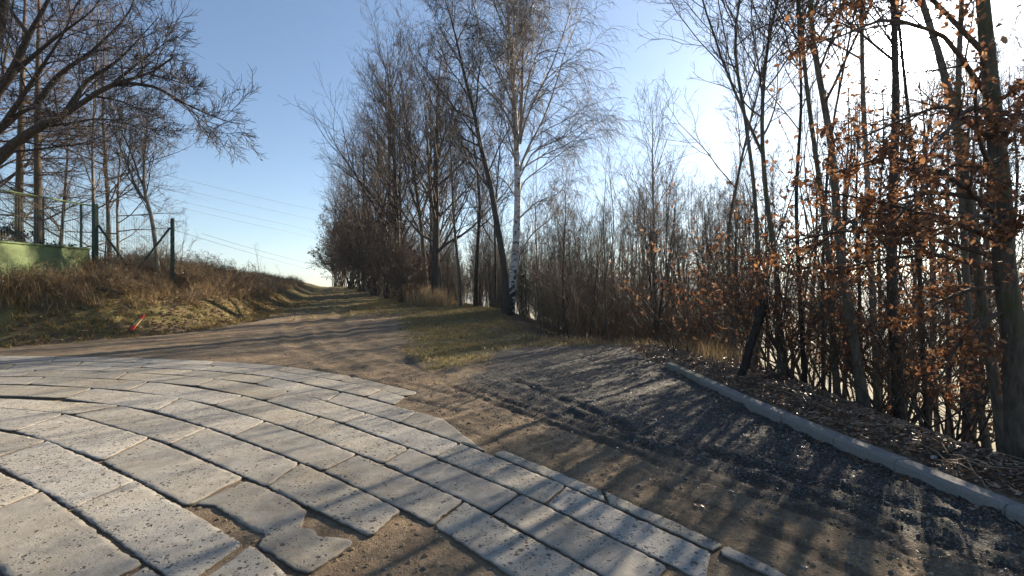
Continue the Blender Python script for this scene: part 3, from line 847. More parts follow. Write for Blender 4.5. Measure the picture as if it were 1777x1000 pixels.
def grow(rng, P, R, m, t0, t1, ang, ratio, nseg, wig, up, r_ratio=0.6, tip=0.004, shape=0.5, angv=0.25, lmin=0.1, absl=None, flat=0.0):
    """m children per parent branch; shape = how much shorter the children near the tip are"""
    B = P.shape[0]
    t = (np.arange(m)[None, :] + rng.random((B, m))) / m * (t1 - t0) + t0
    pos, d, r = interp_at(P, R, t)
    Lp = lengths(P)[:, None]
    ln = (Lp * ratio if absl is None else absl) * (1 - shape * (t - t0) / max(t1 - t0, 1e-6)) * (0.65 + 0.7 * rng.random((B, m)))
    ln = np.maximum(ln, lmin)
    a = ang * (1 + angv * rng.standard_normal((B, m)))
    phi = rng.random((B, m)) * 2 * math.pi
    ref = np.where(np.abs(d[..., 2:3]) > 0.9, np.array([1.0, 0, 0]), np.array([0, 0, 1.0]))
    u = nrm(np.cross(d, ref)); v = np.cross(d, u)
    side = np.cos(phi)[..., None] * u + np.sin(phi)[..., None] * v
    dr = nrm(np.cos(a)[..., None] * d + np.sin(a)[..., None] * side)
    if flat: dr[..., 2] *= (1 - flat); dr = nrm(dr)
    pos, dr, ln, r = pos.reshape(-1, 3), dr.reshape(-1, 3), ln.reshape(-1), r.reshape(-1)
    C = np.zeros((len(pos), nseg + 1, 3)); C[:, 0] = pos
    for k in range(nseg):
        dr = dr + wig * rng.standard_normal(dr.shape)
        dr[:, 2] += up
        dr = nrm(dr)
        C[:, k + 1] = C[:, k] + dr * (ln / nseg)[:, None]
    r0 = np.minimum(r * r_ratio, np.maximum(0.012 * ln, tip * 1.3))
    r0 = np.maximum(r0, tip * 1.2)
    s = np.linspace(0, 1, nseg + 1)[None, :]
    RR = r0[:, None] * (1 - s) + np.minimum(tip, r0[:, None]) * s
    return C, RR

def trunk_poly(pts, n, r0, r1, rng=None, wob=0.0):
    P = resample(pts, n)
    if rng is not None and wob:
        P[1:-1] += rng.normal(0, wob, (n - 2, 3)) * np.array([1, 1, 0.2])
    s = np.linspace(0, 1, n)
    R = r1 + (r0 - r1) * (1 - s) ** 0.85
    R[0] *= 1.35; R[1] *= 1.1
    return P[None], R[None]

class TreeMesh:
    """trunk mesh + crown mesh in local coordinates (origin at the foot of the trunk)"""
    def __init__(self, name, trunk, crown, extra=()):
        self.name, self.trunk, self.crown, self.extra = name, trunk, crown, extra

def mk_mesh(parts, mat, name):
    b = Buf()
    for P, R, s in parts:
        if len(P): b.add(*[x for x in tube_arrays(P, R, s)])
    return b.mesh(name, mat)

def place_tree(kind, tm, loc, rz=0.0, scale=1.0, tilt=(0, 0), label=None, cat="tree", group=None):
    e = empty(kind, loc)
    e.rotation_euler = (tilt[0], tilt[1], rz)
    e.scale = (scale,) * 3 if np.isscalar(scale) else scale
    tag(e, label, cat, group)
    link("trunk", tm.trunk, e)
    link("crown", tm.crown, e)
    for nm, me, kd in tm.extra:
        o = link(nm, me, e)
        if kd: tag(o, kind=kd)
    return e

def bare_tree(rng, H, r0, m=(14, 9, 7, 6), ang=(0.75, 0.7, 0.7, 0.7), t0=0.3, l1=0.33, up=0.10, bark=None, twig=None, tip=0.005, pts=None, wob=0.05, shape=0.55, droop=0.0, name="tree", wig=0.13, l2=0.5, l3=0.42, fork=0, flat=0.0, l4=0.45):
    """a bare broadleaf: trunk, limbs, branches, twigs"""
    if pts is None:
        n = 14
        z = np.linspace(0, H, n)
        w = np.cumsum(rng.normal(0, wob * H / 14, (n, 2)), 0); w -= w[:1]
        pts = np.column_stack([w, z])
    P0, R0 = trunk_poly(pts, 22, r0, max(tip * 1.6, r0 * 0.08))
    trunks = [(P0, R0)]
    if fork:
        F, FR = grow(rng, P0, R0, fork, 0.25, 0.6, 0.4, 0.6, 14, 0.05, 0.10, 0.75, tip * 1.6, 0.3)
        FR = FR * 1.0
        trunks.append((F, np.maximum(FR, FR[:, :1] * (1 - np.linspace(0, .9, FR.shape[1]))[None])))
    lim, limr = [], []
    parts = []
    L1 = grow(rng, P0, R0, m[0], t0, 0.98, ang[0], l1, 8, wig * 0.8, up, 0.55, tip * 1.4, shape, flat=flat)
    parts.append((*L1, 4))
    L2 = grow(rng, *L1, m[1], 0.15, 0.98, ang[1], l2, 6, wig, up * 0.8 - droop * 0.5, 0.65, tip * 1.1, 0.45, flat=flat * 0.6)
    parts.append((*L2, 3))
    if fork:
        L1f = grow(rng, *trunks[1], max(4, m[0] // 2), 0.2, 0.98, ang[0], 0.4, 8, wig * 0.8, up, 0.55, tip * 1.4, shape)
        L2f = grow(rng, *L1f, m[1], 0.15, 0.98, ang[1], l2, 6, wig, up * 0.8 - droop * 0.5, 0.65, tip * 1.1, 0.45)
        parts += [(*L1f, 4), (*L2f, 3)]
        L2 = (np.concatenate([L2[0], L2f[0]]), np.concatenate([L2[1], L2f[1]]))
    L3 = grow(rng, *L2, m[2], 0.12, 0.99, ang[2], l3, 4, wig, up * 0.5 - droop, 0.7, tip * 0.8, 0.4, lmin=0.18)
    parts.append((*L3, 3))
    if m[3]:
        L4 = grow(rng, *L3, m[3], 0.15, 0.99, ang[3], l4, 3, wig, up * 0.3 - droop * 1.4, 0.8, tip * 0.65, 0.4, lmin=0.12)
        parts.append((*L4, 3))
        last = L4
    else: last = L3
    tm = TreeMesh(name, mk_mesh([(p, r, 8) for p, r in trunks], bark or M_BARK, "trunk"), mk_mesh(parts, twig or M_TWIG, "crown"))
    tm.last = last
    tm.limbs = L1
    return tm

def leaf_arrays(pos, size, rng, droop=0.5):
    """many small pointed leaves, each folded along its midrib; pos (N,3) size (N,)"""
    N = len(pos)
    d = rng.standard_normal((N, 3)); d[:, 2] -= droop * 1.5; d = nrm(d)
    ref = nrm(rng.standard_normal((N, 3)))
    u = nrm(np.cross(d, ref)); w = np.cross(u, d)
    s = size[:, None]
    fold = (0.05 + 0.32 * rng.random((N, 1)))
    curl = (rng.random((N, 1)) - 0.35) * 0.6
    v = np.stack([pos,
                  pos + s * (0.35 * d + 0.29 * u + fold * w), pos + s * (0.45 * d - 0.02 * u), pos + s * (0.35 * d - 0.29 * u + fold * w),
                  pos + s * (0.75 * d + 0.20 * u + (fold + curl) * w), pos + s * (0.75 * d - 0.20 * u + (fold + curl) * w), pos + s * (d + curl * 1.6 * w)], 1)
    b = (np.arange(N) * 7)[:, None]
    t = np.concatenate([b + np.array([[0, 2, 1]]), b + np.array([[0, 3, 2]]), b + np.array([[4, 2, 6]]), b + np.array([[2, 5, 6]])])
    q = np.concatenate([b + np.array([[1, 2, 4, 4]]), b + np.array([[2, 3, 5, 5]])])
    t = np.concatenate([t, b + np.array([[1, 2, 4]]), b + np.array([[2, 3, 5]])])
    return v.reshape(-1, 3), t

def leaves_mesh(pos, size, rng, mat, name="leaves"):
    v, t = leaf_arrays(pos, size, rng)
    b = Buf(); b.add(v, None, t)
    return b.mesh(name, mat, False)

def traced(pxpts, d, rng=None, jitter=0.0, foot=True):
    """trunk path through photo points at distance d, taken down to the ground"""
    P = np.array([W(px, py, d) for px, py in pxpts])
    if foot:
        x, y = P[0, 0], P[0, 1]
        zg = zland(x, y) - 0.15
        if P[0, 2] > zg + 0.05:
            sl = (P[0, :2] - P[1, :2]) / max(P[1, 2] - P[0, 2], 0.1)
            x2 = P[0, :2] + sl * min(P[0, 2] - zg, 1.5) * 0.6
            zg = zland(*x2) - 0.15
            P = np.vstack([[x2[0], x2[1], zg], P])
        else:
            P[0, 2] = zg
    return P

def traced_tree(kind, pxpts, d, wpx, label, rng, top=None, group=None, cat="tree", bark=None, twig=None, **kw):
    P = traced(pxpts, d)
    if top is not None:
        v = P[-1] - P[-2]; v = v / np.linalg.norm(v)
        v = v * 0.6 + np.array([0, 0, 0.4])
        need = top - P[-1, 2]
        if need > 0: P = np.vstack([P, P[-1] + v / v[2] * need * 0.5 + np.array([rng.normal(0, .3), rng.normal(0, .3), 0]), P[-1] + v / v[2] * need])
    root = P[0].copy()
    Hh = P[-1, 2] - root[2]
    tm = bare_tree(rng, Hh, wpx / FPX * d / 2, pts=P - root, bark=bark, twig=twig, **kw)
    e = place_tree(kind, tm, root, label=label, group=group, cat=cat)
    return e, tm, root

rng = np.random.default_rng(5)
# --- the birch
def build_birch():
    d = 23.0
    def px(*pts): return np.array([W(a, b, d) for a, b in pts])
    main = traced([(884, 547), (889, 500), (895, 440), (899, 340), (896, 245), (891, 153), (887, 85), (881, 20), (876, -60), (874, -130)], d)
    root = main[0].copy()
    P0, R0 = trunk_poly(main - root, 30, 0.215, 0.03)
    stems = [((903, 245), (906, 153), (908, 68), (915, 0), (922, -70), (925, -120)),
             ((903, 250), (908, 218), (928, 170), (955, 119), (976, 61), (990, 17), (1000, -40)),
             ((901, 300), (911, 265), (942, 211), (966, 143), (979, 92), (1010, 20), (1022, -20)),
             ((901, 300), (906, 292), (945, 269), (986, 252), (1030, 218), (1068, 204)),
             ((902, 335), (908, 316), (959, 279), (1010, 245), (1056, 224)),
             ((901, 310), (925, 262), (975, 240), (1015, 196), (1040, 160)),
             ((896, 255), (891, 221), (867, 177), (826, 136), (799, 102), (772, 61), (745, 7)),
             ((890, 120), (884, 88), (853, 44), (806, 14), (790, -10)),
             ((900, 300), (892, 272), (853, 221), (830, 190)),
             ((901, 440), (925, 405), (955, 385), (985, 340), (1000, 300)),
             ((893, 200), (905, 120), (930, 60), (945, -10), (950, -60)),
             ((888, 100), (893, 40), (898, -30), (900, -90)),
             ((900, 380), (930, 350), (965, 335), (1000, 310)),
             ((899, 350), (880, 320), (850, 300), (820, 270)),
             ((891, 180), (860, 120), (835, 60), (820, 0), (812, -50))]
    S, SR = [], []
    for k, st in enumerate(stems):
        a = px(*st) - root
        dy = rng.normal(0, 2.2)
        a[:, 1] += np.linspace(0, 1, len(a)) * dy
        a[:, [0, 2]] *= (1 + np.linspace(0, 1, len(a)) * dy / d)[:, None]
        p = resample(a, 14)
        r = np.linspace(1, 0.12, 14) * (0.10 if k == 0 else 0.062 if k in (1, 2, 6) else 0.045)
        S.append(p); SR.append(r)
    S, SR = np.array(S), np.array(SR)
    ext, extr = grow(rng, P0, R0, 22, 0.35, 0.98, 0.6, 0.26, 13, 0.05, 0.10, 0.45, 0.01, 0.4)
    S = np.concatenate([S, ext]); SR = np.concatenate([SR, extr])
    L2 = grow(rng, S, SR, 13, 0.2, 0.98, 0.65, 0.42, 7, 0.10, 0.015, 0.6, 0.006, 0.45)
    L3 = grow(rng, *L2, 9, 0.15, 0.99, 0.75, 0.5, 5, 0.12, -0.16, 0.7, 0.005, 0.4, lmin=0.35)
    L4 = grow(rng, *L3, 5, 0.15, 0.99, 0.7, 0.6, 4, 0.10, -0.30, 0.8, 0.0038, 0.3, lmin=0.3)
    e = tag(empty("birch_tree", root), "tall white barked birch with drooping bare twigs at the corner of the grass verge", "tree")
    link("trunk", mk_mesh([(P0, R0, 12)], M_BIRCH, "trunk"), e)
    link("limbs", mk_mesh([(S, SR, 6), (*L2, 4)], M_BIRCH_LIMB, "limbs"), e)
    link("twigs", mk_mesh([(*L3, 3), (*L4, 3)], M_BIRCH_TWIG, "twigs"), e)
build_birch()

# --- tall trees along the right of the track
HED = "tall trees along the track"
traced_tree("leaning_tree", [(879, 540), (876, 463), (864, 402), (857, 351), (847, 300), (833, 255), (823, 190), (806, 136), (796, 85), (782, 27), (766, -20)], 22.2, 13, "dark leaning tree just left of the white birch, bending left towards its top", rng,
            bark=M_BARK_DARK, twig=M_TWIG_DARK, m=(24, 8, 7, 5), t0=0.35, l1=0.26, up=0.06, tip=0.005)
traced_tree("tall_tree", [(755, 520), (757, 420), (757, 300), (760, 150), (766, 95)], 28, 15, "thickest straight trunk in the row left of the birch, dark and many branched", rng, group=HED,
            bark=M_BARK_DARK, twig=M_TWIG, m=(26, 8, 6, 3), t0=0.18, l1=0.42, up=0.11, tip=0.006, ang=(0.65, 0.65, 0.7, 0.7))
traced_tree("tall_tree", [(690, 515), (690, 400), (685, 300), (683, 220), (672, 120), (655, 92)], 33, 12, "tall bare tree with rounded crown, third trunk left of the thickest one", rng, group=HED,
            m=(26, 8, 6, 3), t0=0.2, l1=0.40, up=0.11, tip=0.0065, ang=(0.6, 0.65, 0.7, 0.7))
traced_tree("tall_tree", [(742, 525), (732, 400), (724, 340), (707, 221), (700, 170), (694, 110)], 29.5, 9, "slender tree leaning left against the thickest trunk of the row", rng, group=HED,
            m=(26, 8, 7, 4), t0=0.3, l1=0.30, up=0.14, tip=0.006, ang=(0.6, 0.65, 0.7, 0.7))
traced_tree("tall_tree", [(826, 522), (828, 436), (833, 368), (831, 317), (820, 230), (806, 150)], 26.5, 8, "thin straight tree between the dark leaning tree and the thickest trunk", rng, group=HED,
            bark=M_BARK_DARK, twig=M_TWIG, m=(22, 8, 6, 4), t0=0.3, l1=0.26, up=0.12, tip=0.0055)
traced_tree("tall_tree", [(800, 528), (796, 470), (789, 402), (784, 310), (780, 200), (770, 110)], 25.5, 6, "thin bare tree right of the thickest trunk, its foot at the verge edge", rng, group=HED,
            m=(20, 8, 6, 4), t0=0.3, l1=0.26, up=0.14, tip=0.0055)
traced_tree("tall_tree", [(860, 537), (860, 453), (858, 380), (866, 280), (872, 180)], 25, 5.5, "slim dark sapling close behind the dark leaning tree", rng, group=HED,
            bark=M_BARK_DARK, twig=M_TWIG_DARK, m=(18, 7, 6, 3), t0=0.3, l1=0.24, up=0.12, tip=0.0055)
row_mesh = [bare_tree(rng, 15.5, 0.19, bark=M_BARK_DARK, m=(24, 7, 6, 3), t0=0.16, l1=0.42, up=0.08, tip=0.0048, ang=(0.62, 0.65, 0.7, 0.7), wob=0.03),
            bare_tree(rng, 14.0, 0.15, bark=M_BARK_DARK, m=(22, 7, 6, 3), t0=0.12, l1=0.46, up=0.06, tip=0.0048, ang=(0.7, 0.7, 0.7, 0.7), wob=0.045, fork=2)]
row_at = [(642, 88, 36, 0), (618, 150, 39, 1), (600, 195, 43, 0), (583, 240, 47, 1), (566, 285, 52, 1), (556, 330, 57, 0), (727, 150, 31.5, 1), (660, 130, 35, 0), (713, 105, 34, 0), (625, 190, 45, 1), (595, 235, 52, 0)]
row_lab = ["tall bare tree whose top is the highest left of the thickest trunk", "bare tree on the left shoulder of the row, half way up its outline", "bare tree stepping down the left outline of the row, above the brown hedge",
           "low bare tree on the left outline of the row, over the brown shrubs", "bare tree near the far left end of the row with twigs over the sky", "lowest, farthest bare tree at the left end of the row by the crest",
           "bare forked tree filling the gap left of the thickest trunk", "bare tree in the second rank behind the rounded crown", "straight bare tree behind the slender left leaning one", "bare forked tree half hidden in the left of the row", "bare tree deep in the far left of the row"]
for (px, py, d, k), lab in zip(row_at, row_lab):
    x = (px + 12 - CX) / FPX * d; zt = EYE + (CY - py) / FPX * d
    x += 1.0
    z0 = zland(x, d) - 0.1
    place_tree("tall_tree", row_mesh[k], (x, d, z0), rng.random() * 6.28, (zt - z0) / (17.4 if k == 0 else 16.0), label=lab, group=HED)

# --- brown leaved shrubs at the foot of the row, and dry thin stems in front
def bush_mesh(rng, h, n_stem, twig, tip=0.004, leaves=0, leaf_size=0.07, spread=0.5, mat=M_LEAF, m=(7, 6, 4)):
    base = np.zeros((n_stem, 3)); base[:, :2] = rng.normal(0, 0.12 * h * spread, (n_stem, 2))
    d = nrm(np.column_stack([rng.normal(0, spread, (n_stem, 2)), np.ones(n_stem)]))
    ln = h * (0.6 + 0.5 * rng.random(n_stem))
    P = np.zeros((n_stem, 9, 3)); P[:, 0] = base
    for k in range(8):
        d = nrm(d + rng.normal(0, 0.09, d.shape) + np.array([0, 0, 0.02])); P[:, k + 1] = P[:, k] + d * (ln / 8)[:, None]
    R = np.linspace(1, 0.25, 9)[None] * (0.008 * ln + tip)[:, None] * 0.8
    A = grow(rng, P, R, m[0], 0.15, 0.98, 0.6, 0.45, 5, 0.12, 0.05, 0.6, tip, 0.5)
    B_ = grow(rng, *A, m[1], 0.15, 0.98, 0.7, 0.5, 4, 0.14, 0.03, 0.7, tip * 0.8, 0.4, lmin=0.15)
    parts = [(A[0], A[1], 3), (B_[0], B_[1], 3)]
    last = B_
    if m[2]:
        C_ = grow(rng, *B_, m[2], 0.15, 0.98, 0.7, 0.5, 3, 0.14, 0.02, 0.8, tip * 0.7, 0.4, lmin=0.12)
        parts.append((C_[0], C_[1], 3)); last = C_
    ex = []
    if leaves:
        pool = last[0].reshape(-1, 3)
        idx = rng.integers(0, len(pool), leaves)
        ex.append(("leaves", leaves_mesh(pool[idx] + rng.normal(0, 0.02, (leaves, 3)), leaf_size * (0.6 + 0.7 * rng.random(leaves)), rng, mat), 'stuff'))
    return TreeMesh("bush", mk_mesh([(P, R, 4)], twig, "stems"), mk_mesh(parts, twig, "branches"), ex)

def place_bush(kind, tm, loc, rz, sc, label, group=None, cat="shrub"):
    e = empty(kind, loc, rz); e.scale = (sc,) * 3 if np.isscalar(sc) else sc
    tag(e, label, cat, group)
    link("stems", tm.trunk, e); link("branches", tm.crown, e)
    for nm, me, kd in tm.extra: tag(link(nm, me, e), kind=kd)
    return e

shrub_brown = [bush_mesh(rng, 4.6, 18, M_TWIG, 0.006, 1500, 0.10, 0.28, M_HEDGE), bush_mesh(rng, 4.0, 16, M_TWIG, 0.006, 1300, 0.10, 0.32, M_HEDGE)]
hedge_at = [(648, 520, 34, 1.35), (628, 515, 38, 1.5), (610, 510, 43, 1.6), (594, 505, 49, 1.7), (672, 523, 31, 1.1), (696, 527, 28.5, 0.9), (668, 515, 36, 1.4), (584, 500, 56, 1.8), (724, 530, 28, 0.8), (645, 512, 42, 1.75)]
hedge_lab = ["reddish brown leafy shrub in the middle of the hedge along the track", "tall reddish brown shrub further up the hedge, left of the middle one", "brown shrub in the upper half of the hedge beside the track", "grey brown shrub near the far end of the hedge",
             "lower brown shrub at the right foot of the hedge beside dry grass", "small brown shrub at the right end of the hedge before the bare trunks", "tall brown shrub in the second rank behind the middle of the hedge", "farthest brown shrub of the hedge, at the crest against the sky", "small brown shrub under the thickest trunk of the row", "tall brown shrub behind the upper half of the hedge"]
for i, ((px, py, d, sc), lab) in enumerate(zip(hedge_at, hedge_lab)):
    x = (px - CX) / FPX * d
    place_bush("leafy_shrub", shrub_brown[i % 2], (x, d, zland(x, d) - 0.05), rng.random() * 6.28, sc, lab, "brown shrubs of the track hedge")
# fill of thin bare shrubs under the row
under = bush_mesh(rng, 3.6, 12, M_TWIG, 0.0045, 0, 0.07, 0.25, m=(7, 5, 3))
for i in range(58):
    d = rng.uniform(24, 50); u = rng.uniform(-6.0, 7.5)
    x = np.interp(d, [24, 33, 46, 66], [-0.8, -6.2, -13, -24]) + 0.8 + abs(u)
    place_bush("bare_shrub", under, (x, d, zland(x, d) - 0.05), rng.random() * 6.28, (rng.uniform(0.8, 1.1), 1.0, rng.uniform(1.0, 2.1)), "thin bare shrub beneath the trees " + ("near the birch" if d < 29 else "behind the dry grass stalks" if d < 36 else "half way along the hedge" if d < 43 else "at the hedge's far end") + (" at its edge" if abs(u) < 2.5 else " deep inside"), "bare undergrowth beneath the row")

# --- thicket of young trees beyond the gravel and down the right slope
def thicket():
    meshes = []
    for k in range(7):
        H = rng.uniform(10, 14)
        tw = (M_TWIG, M_TWIG_DARK, M_TWIG_WARM)[k % 3]; bk = (M_BARK, M_BARK_DARK, M_BARK)[k % 3]
        meshes.append((H, bare_tree(rng, H, H * 0.0062, m=(13, 6, 5, 2), t0=0.22, l1=0.28, up=0.11, tip=0.0038, ang=(0.65, 0.7, 0.7, 0.7), wob=0.05, bark=bk, twig=tw, fork=1 if k % 2 else 0)))
    spots = []
    tries = 0
    while len(spots) < 130 and tries < 20000:
        tries += 1
        d = rng.uniform(14.0, 40)
        px = rng.uniform(885, 1310)
        x = (px - CX) / FPX * d
        s = float(sdist(np.array([x]), np.array([d]), DROP)[0][0])
        if s < 0.5 + 0.02 * d: continue
        if x < 6 and d > 15 and s < 2.0 and rng.random() < 0.4: continue
        if px < 932 and d < 25: continue
        if any((x - a) ** 2 + (d - b) ** 2 < 0.75 ** 2 for a, b, _ in spots): continue
        spots.append((x, d, 0))
    n1 = len(spots)
    while len(spots) < n1 + 30 and tries < 40000:
        tries += 1
        x = rng.uniform(5.5, 26); y = rng.uniform(7.5, 22)
        px = CX + x / y * FPX
        if not (1260 < px < 1950): continue
        if y < 15.5 and x * 0.75 - y * 0.66 < -0.9: continue
        if float(sdist(np.array([x]), np.array([y]), DROP)[0][0]) < 1.0: continue
        if any((x - a) ** 2 + (y - b) ** 2 < 1.0 for a, b, _ in spots): continue
        spots.append((x, y, 1))
    for i, (x, y, w) in enumerate(spots):
        H, tm = meshes[rng.integers(0, 7)]
        z = zland(x, y)
        px = CX + x / y * FPX
        # treetop outline of the thicket in the photograph
        topy = np.interp(px, [880, 930, 1000, 1040, 1090, 1150, 1200, 1250, 1290, 1340, 1500], [395, 370, 335, 345, 300, 290, 310, 300, 240, 160, 60])
        topy += rng.uniform(-5, 80) + 12 * (y > 22)
        zt = EYE + (CY - topy) / FPX * y
        sc = np.clip((zt - z) / (H * 1.05), 0.45, 1.7)
        zone = ("close beside the birch" if px < 960 else "beyond the gravel's left half" if px < 1060 else "near the fan topped tree" if px < 1150 else "beyond the kerb's far end" if px < 1230 else "behind the charred stump")
        rank = "in the front thicket" if y < 20 else "mid thicket" if y < 29 else "at the thicket's back"
        tone = ("short " if sc < 0.75 else "tall ") + ("dark" if tm.trunk.materials[0] == M_BARK_DARK else "grey")
        if w:
            zone = "left of the dark bowing trunk" if px < 1460 else "right of the dark bowing trunk" if px < 1690 else "behind the beech"
            place_tree("young_tree", tm, (x, y, z - 0.1), rng.random() * 6.28, sc, (rng.normal(0, 0.05), rng.normal(0, 0.05)),
                       "%s slim tree on the slope %s" % (tone, zone), group="slim trees on the right slope")
        else:
            place_tree("young_tree", tm, (x, y, z - 0.1), rng.random() * 6.28, sc, (rng.normal(0, 0.05), rng.normal(0, 0.05)),
                       "%s young tree %s, %s" % (tone, rank, zone), group="young trees of the thicket")
    # the one that stands above the others
    d = 33.0; x = (1133 - CX) / FPX * d
    z = zland(x, d); zt = EYE + (CY - 185) / FPX * d
    tm = bare_tree(rng, zt - z, 0.16, m=(26, 7, 5, 2), t0=0.4, l1=0.36, up=0.12, tip=0.0055, ang=(0.65, 0.6, 0.6, 0.6), wob=0.015, shape=0.7)
    place_tree("ash_tree", tm, (x, d, z - 0.1), 0.3, 1.0, label="bare fan topped tree rising above the thicket right of the birch")
thicket()
thick_bush = bush_mesh(rng, 3.2, 14, M_TWIG_WARM, 0.004, 0, 0.07, 0.4, m=(7, 5, 2))
for i in range(44):
    d = rng.uniform(15.0, 30); px = rng.uniform(935, 1240); x = (px - CX) / FPX * d
    if float(sdist(np.array([x]), np.array([d]), DROP)[0][0]) < 0.4: continue
    place_bush("bare_shrub", thick_bush, (x, d, zland(x, d) - 0.05), rng.random() * 6.28, rng.uniform(1.05, 1.4) if i % 2 else rng.uniform(0.6, 0.9), ("tall" if i % 2 else "low") + " bare brushwood in the thicket " + ("beside the birch" if px < 960 else "beyond the gravel's left half" if px < 1060 else "near the fan topped tree" if px < 1150 else "beyond the kerb's far end") + (", at its front" if d < 20 else ", at its back"), "brushwood in the thicket")

n = 0
while n < 4:
    y = rng.uniform(3.5, 13); x = rng.uniform(4.6, 13)
    px = CX + x / y * FPX
    if float(sdist(np.array([x]), np.array([y]), DROP)[0][0]) < 0.25 or not (1230 < px < 1850): continue
    n += 1
    place_bush("bare_shrub", thick_bush, (x, y, zland(x, y) - 0.05), rng.random() * 6.28, rng.uniform(0.6, 1.15), "bare brown brushwood among the trunks below the kerb", "brushwood on the right slope")
# --- the big trunks of the right edge
RG = "trunks along the right slope"
R_TREES = [
    ([(1506, 730), (1493, 664), (1480, 576), (1466, 506), (1452, 396), (1449, 308), (1440, 220), (1422, 145), (1409, 57), (1400, -10)], 6.5, 19, "dark trunk bowing left with its foot at the litter edge, midway along the kerb", dict(bark=M_BARK, t0=0.4, l1=0.24)),
    ([(1524, 730), (1519, 598), (1510, 444), (1505, 300), (1496, 150)], 7.6, 13, "pale mottled trunk directly right of the dark bowing trunk", dict(bark=M_BARK_PALE, t0=0.45, l1=0.2)),
    ([(1562, 716), (1550, 554), (1545, 488), (1548, 350), (1556, 200)], 6.9, 20, "stout dark trunk right of the pale mottled one", dict(bark=M_BARK_DARK, t0=0.4, l1=0.22)),
    ([(1717, 790), (1691, 664), (1680, 589), (1678, 501), (1672, 380), (1660, 200)], 5.6, 14, "slim greenish trunk leaning left, second from the right edge", dict(bark=M_BARK, t0=0.45, l1=0.2)),
    ([(1748, 805), (1722, 646), (1708, 567), (1700, 488), (1691, 422), (1672, 280), (1640, 120)], 4.7, 19, "mossy trunk leaning left in front of the beech at the right edge", dict(bark=M_BARK, t0=0.45, l1=0.2)),
    ([(1361, 672), (1352, 576), (1347, 444), (1334, 380), (1325, 300), (1321, 200), (1330, 80)], 8.4, 13, "upright dark trunk right of the charred leaning stump", dict(bark=M_BARK, t0=0.42, l1=0.26, fork=1)),
    ([(1398, 680), (1391, 576), (1387, 488), (1380, 340), (1392, 180)], 8.0, 9, "thin trunk two places right of the charred leaning stump", dict(bark=M_BARK_DARK, t0=0.4, l1=0.22)),
    ([(1455, 712), (1446, 598), (1440, 466), (1425, 330), (1405, 200)], 7.2, 12, "grey trunk just left of the dark bowing trunk", dict(bark=M_BARK, t0=0.42, l1=0.22)),
    ([(1429, 690), (1427, 532), (1430, 380), (1440, 240)], 7.8, 6.5, "very thin straight stem left of the grey trunk", dict(bark=M_BARK_DARK, t0=0.4, l1=0.2)),
    ([(1308, 664), (1314, 607), (1317, 466), (1310, 330), (1290, 180), (1270, 80)], 9.2, 10, "grey trunk rising right behind the charred leaning stump", dict(bark=M_BARK, t0=0.4, l1=0.28)),
    ([(1270, 640), (1268, 520), (1262, 400), (1290, 260), (1330, 100)], 11.5, 9, "bare tree at the left end of the trunks near the far end of the kerb", dict(bark=M_BARK, t0=0.4, l1=0.26)),
    ([(1610, 760), (1602, 620), (1596, 480), (1590, 330)], 7.4, 9, "thin trunk between the stout dark one and the slim leaning one", dict(bark=M_BARK_DARK, t0=0.45, l1=0.18)),
]
for pts, d, wpx, lab, kw in R_TREES:
    k = dict(m=(18, 7, 6, 2), up=0.08, tip=0.0036, ang=(0.65, 0.65, 0.7, 0.7), shape=0.5, twig=M_TWIG)
    k.update(kw); k['t0'] += 0.07
    traced_tree("slope_tree", pts, d, wpx * 0.86, lab, rng, top=rng.uniform(9.0, 11.5), group=RG, **k)

# charred leaning stump
def build_stump():
    P = traced([(1284, 662), (1303, 598), (1318, 550), (1326, 527)], 7.6)
    root = P[0].copy()
    p, r = trunk_poly(P - root, 16, 0.085, 0.088, rng, 0.006)
    r[:] = 0.066; r[0, :3] = (0.092, 0.082, 0.074); r[0, -4:] = (0.07, 0.076, 0.07, 0.04)
    st = tag(empty("leaning_stump", root), "charred black snapped off trunk leaning right behind the far end of the kerb", "tree stump")
    link("trunk", mk_mesh([(p, r, 10)], M_CHAR, "trunk"), st)
    top = p[0, -1]
    sp = []
    for k in range(7):
        a = k * 0.9
        b0 = top + np.array([math.cos(a), math.sin(a), 0]) * 0.042
        sp.append(np.linspace(b0 - np.array([0, 0, 0.05]), b0 + np.array([rng.normal(0, .02), rng.normal(0, .02), rng.uniform(.03, .12)]), 4))
    sp = np.array(sp)
    link("splinters", mk_mesh([(sp, np.tile(np.array([0.02, 0.016, 0.010, 0.002]), (7, 1)), 4)], M_CHAR, "splinters"), st)
build_stump()

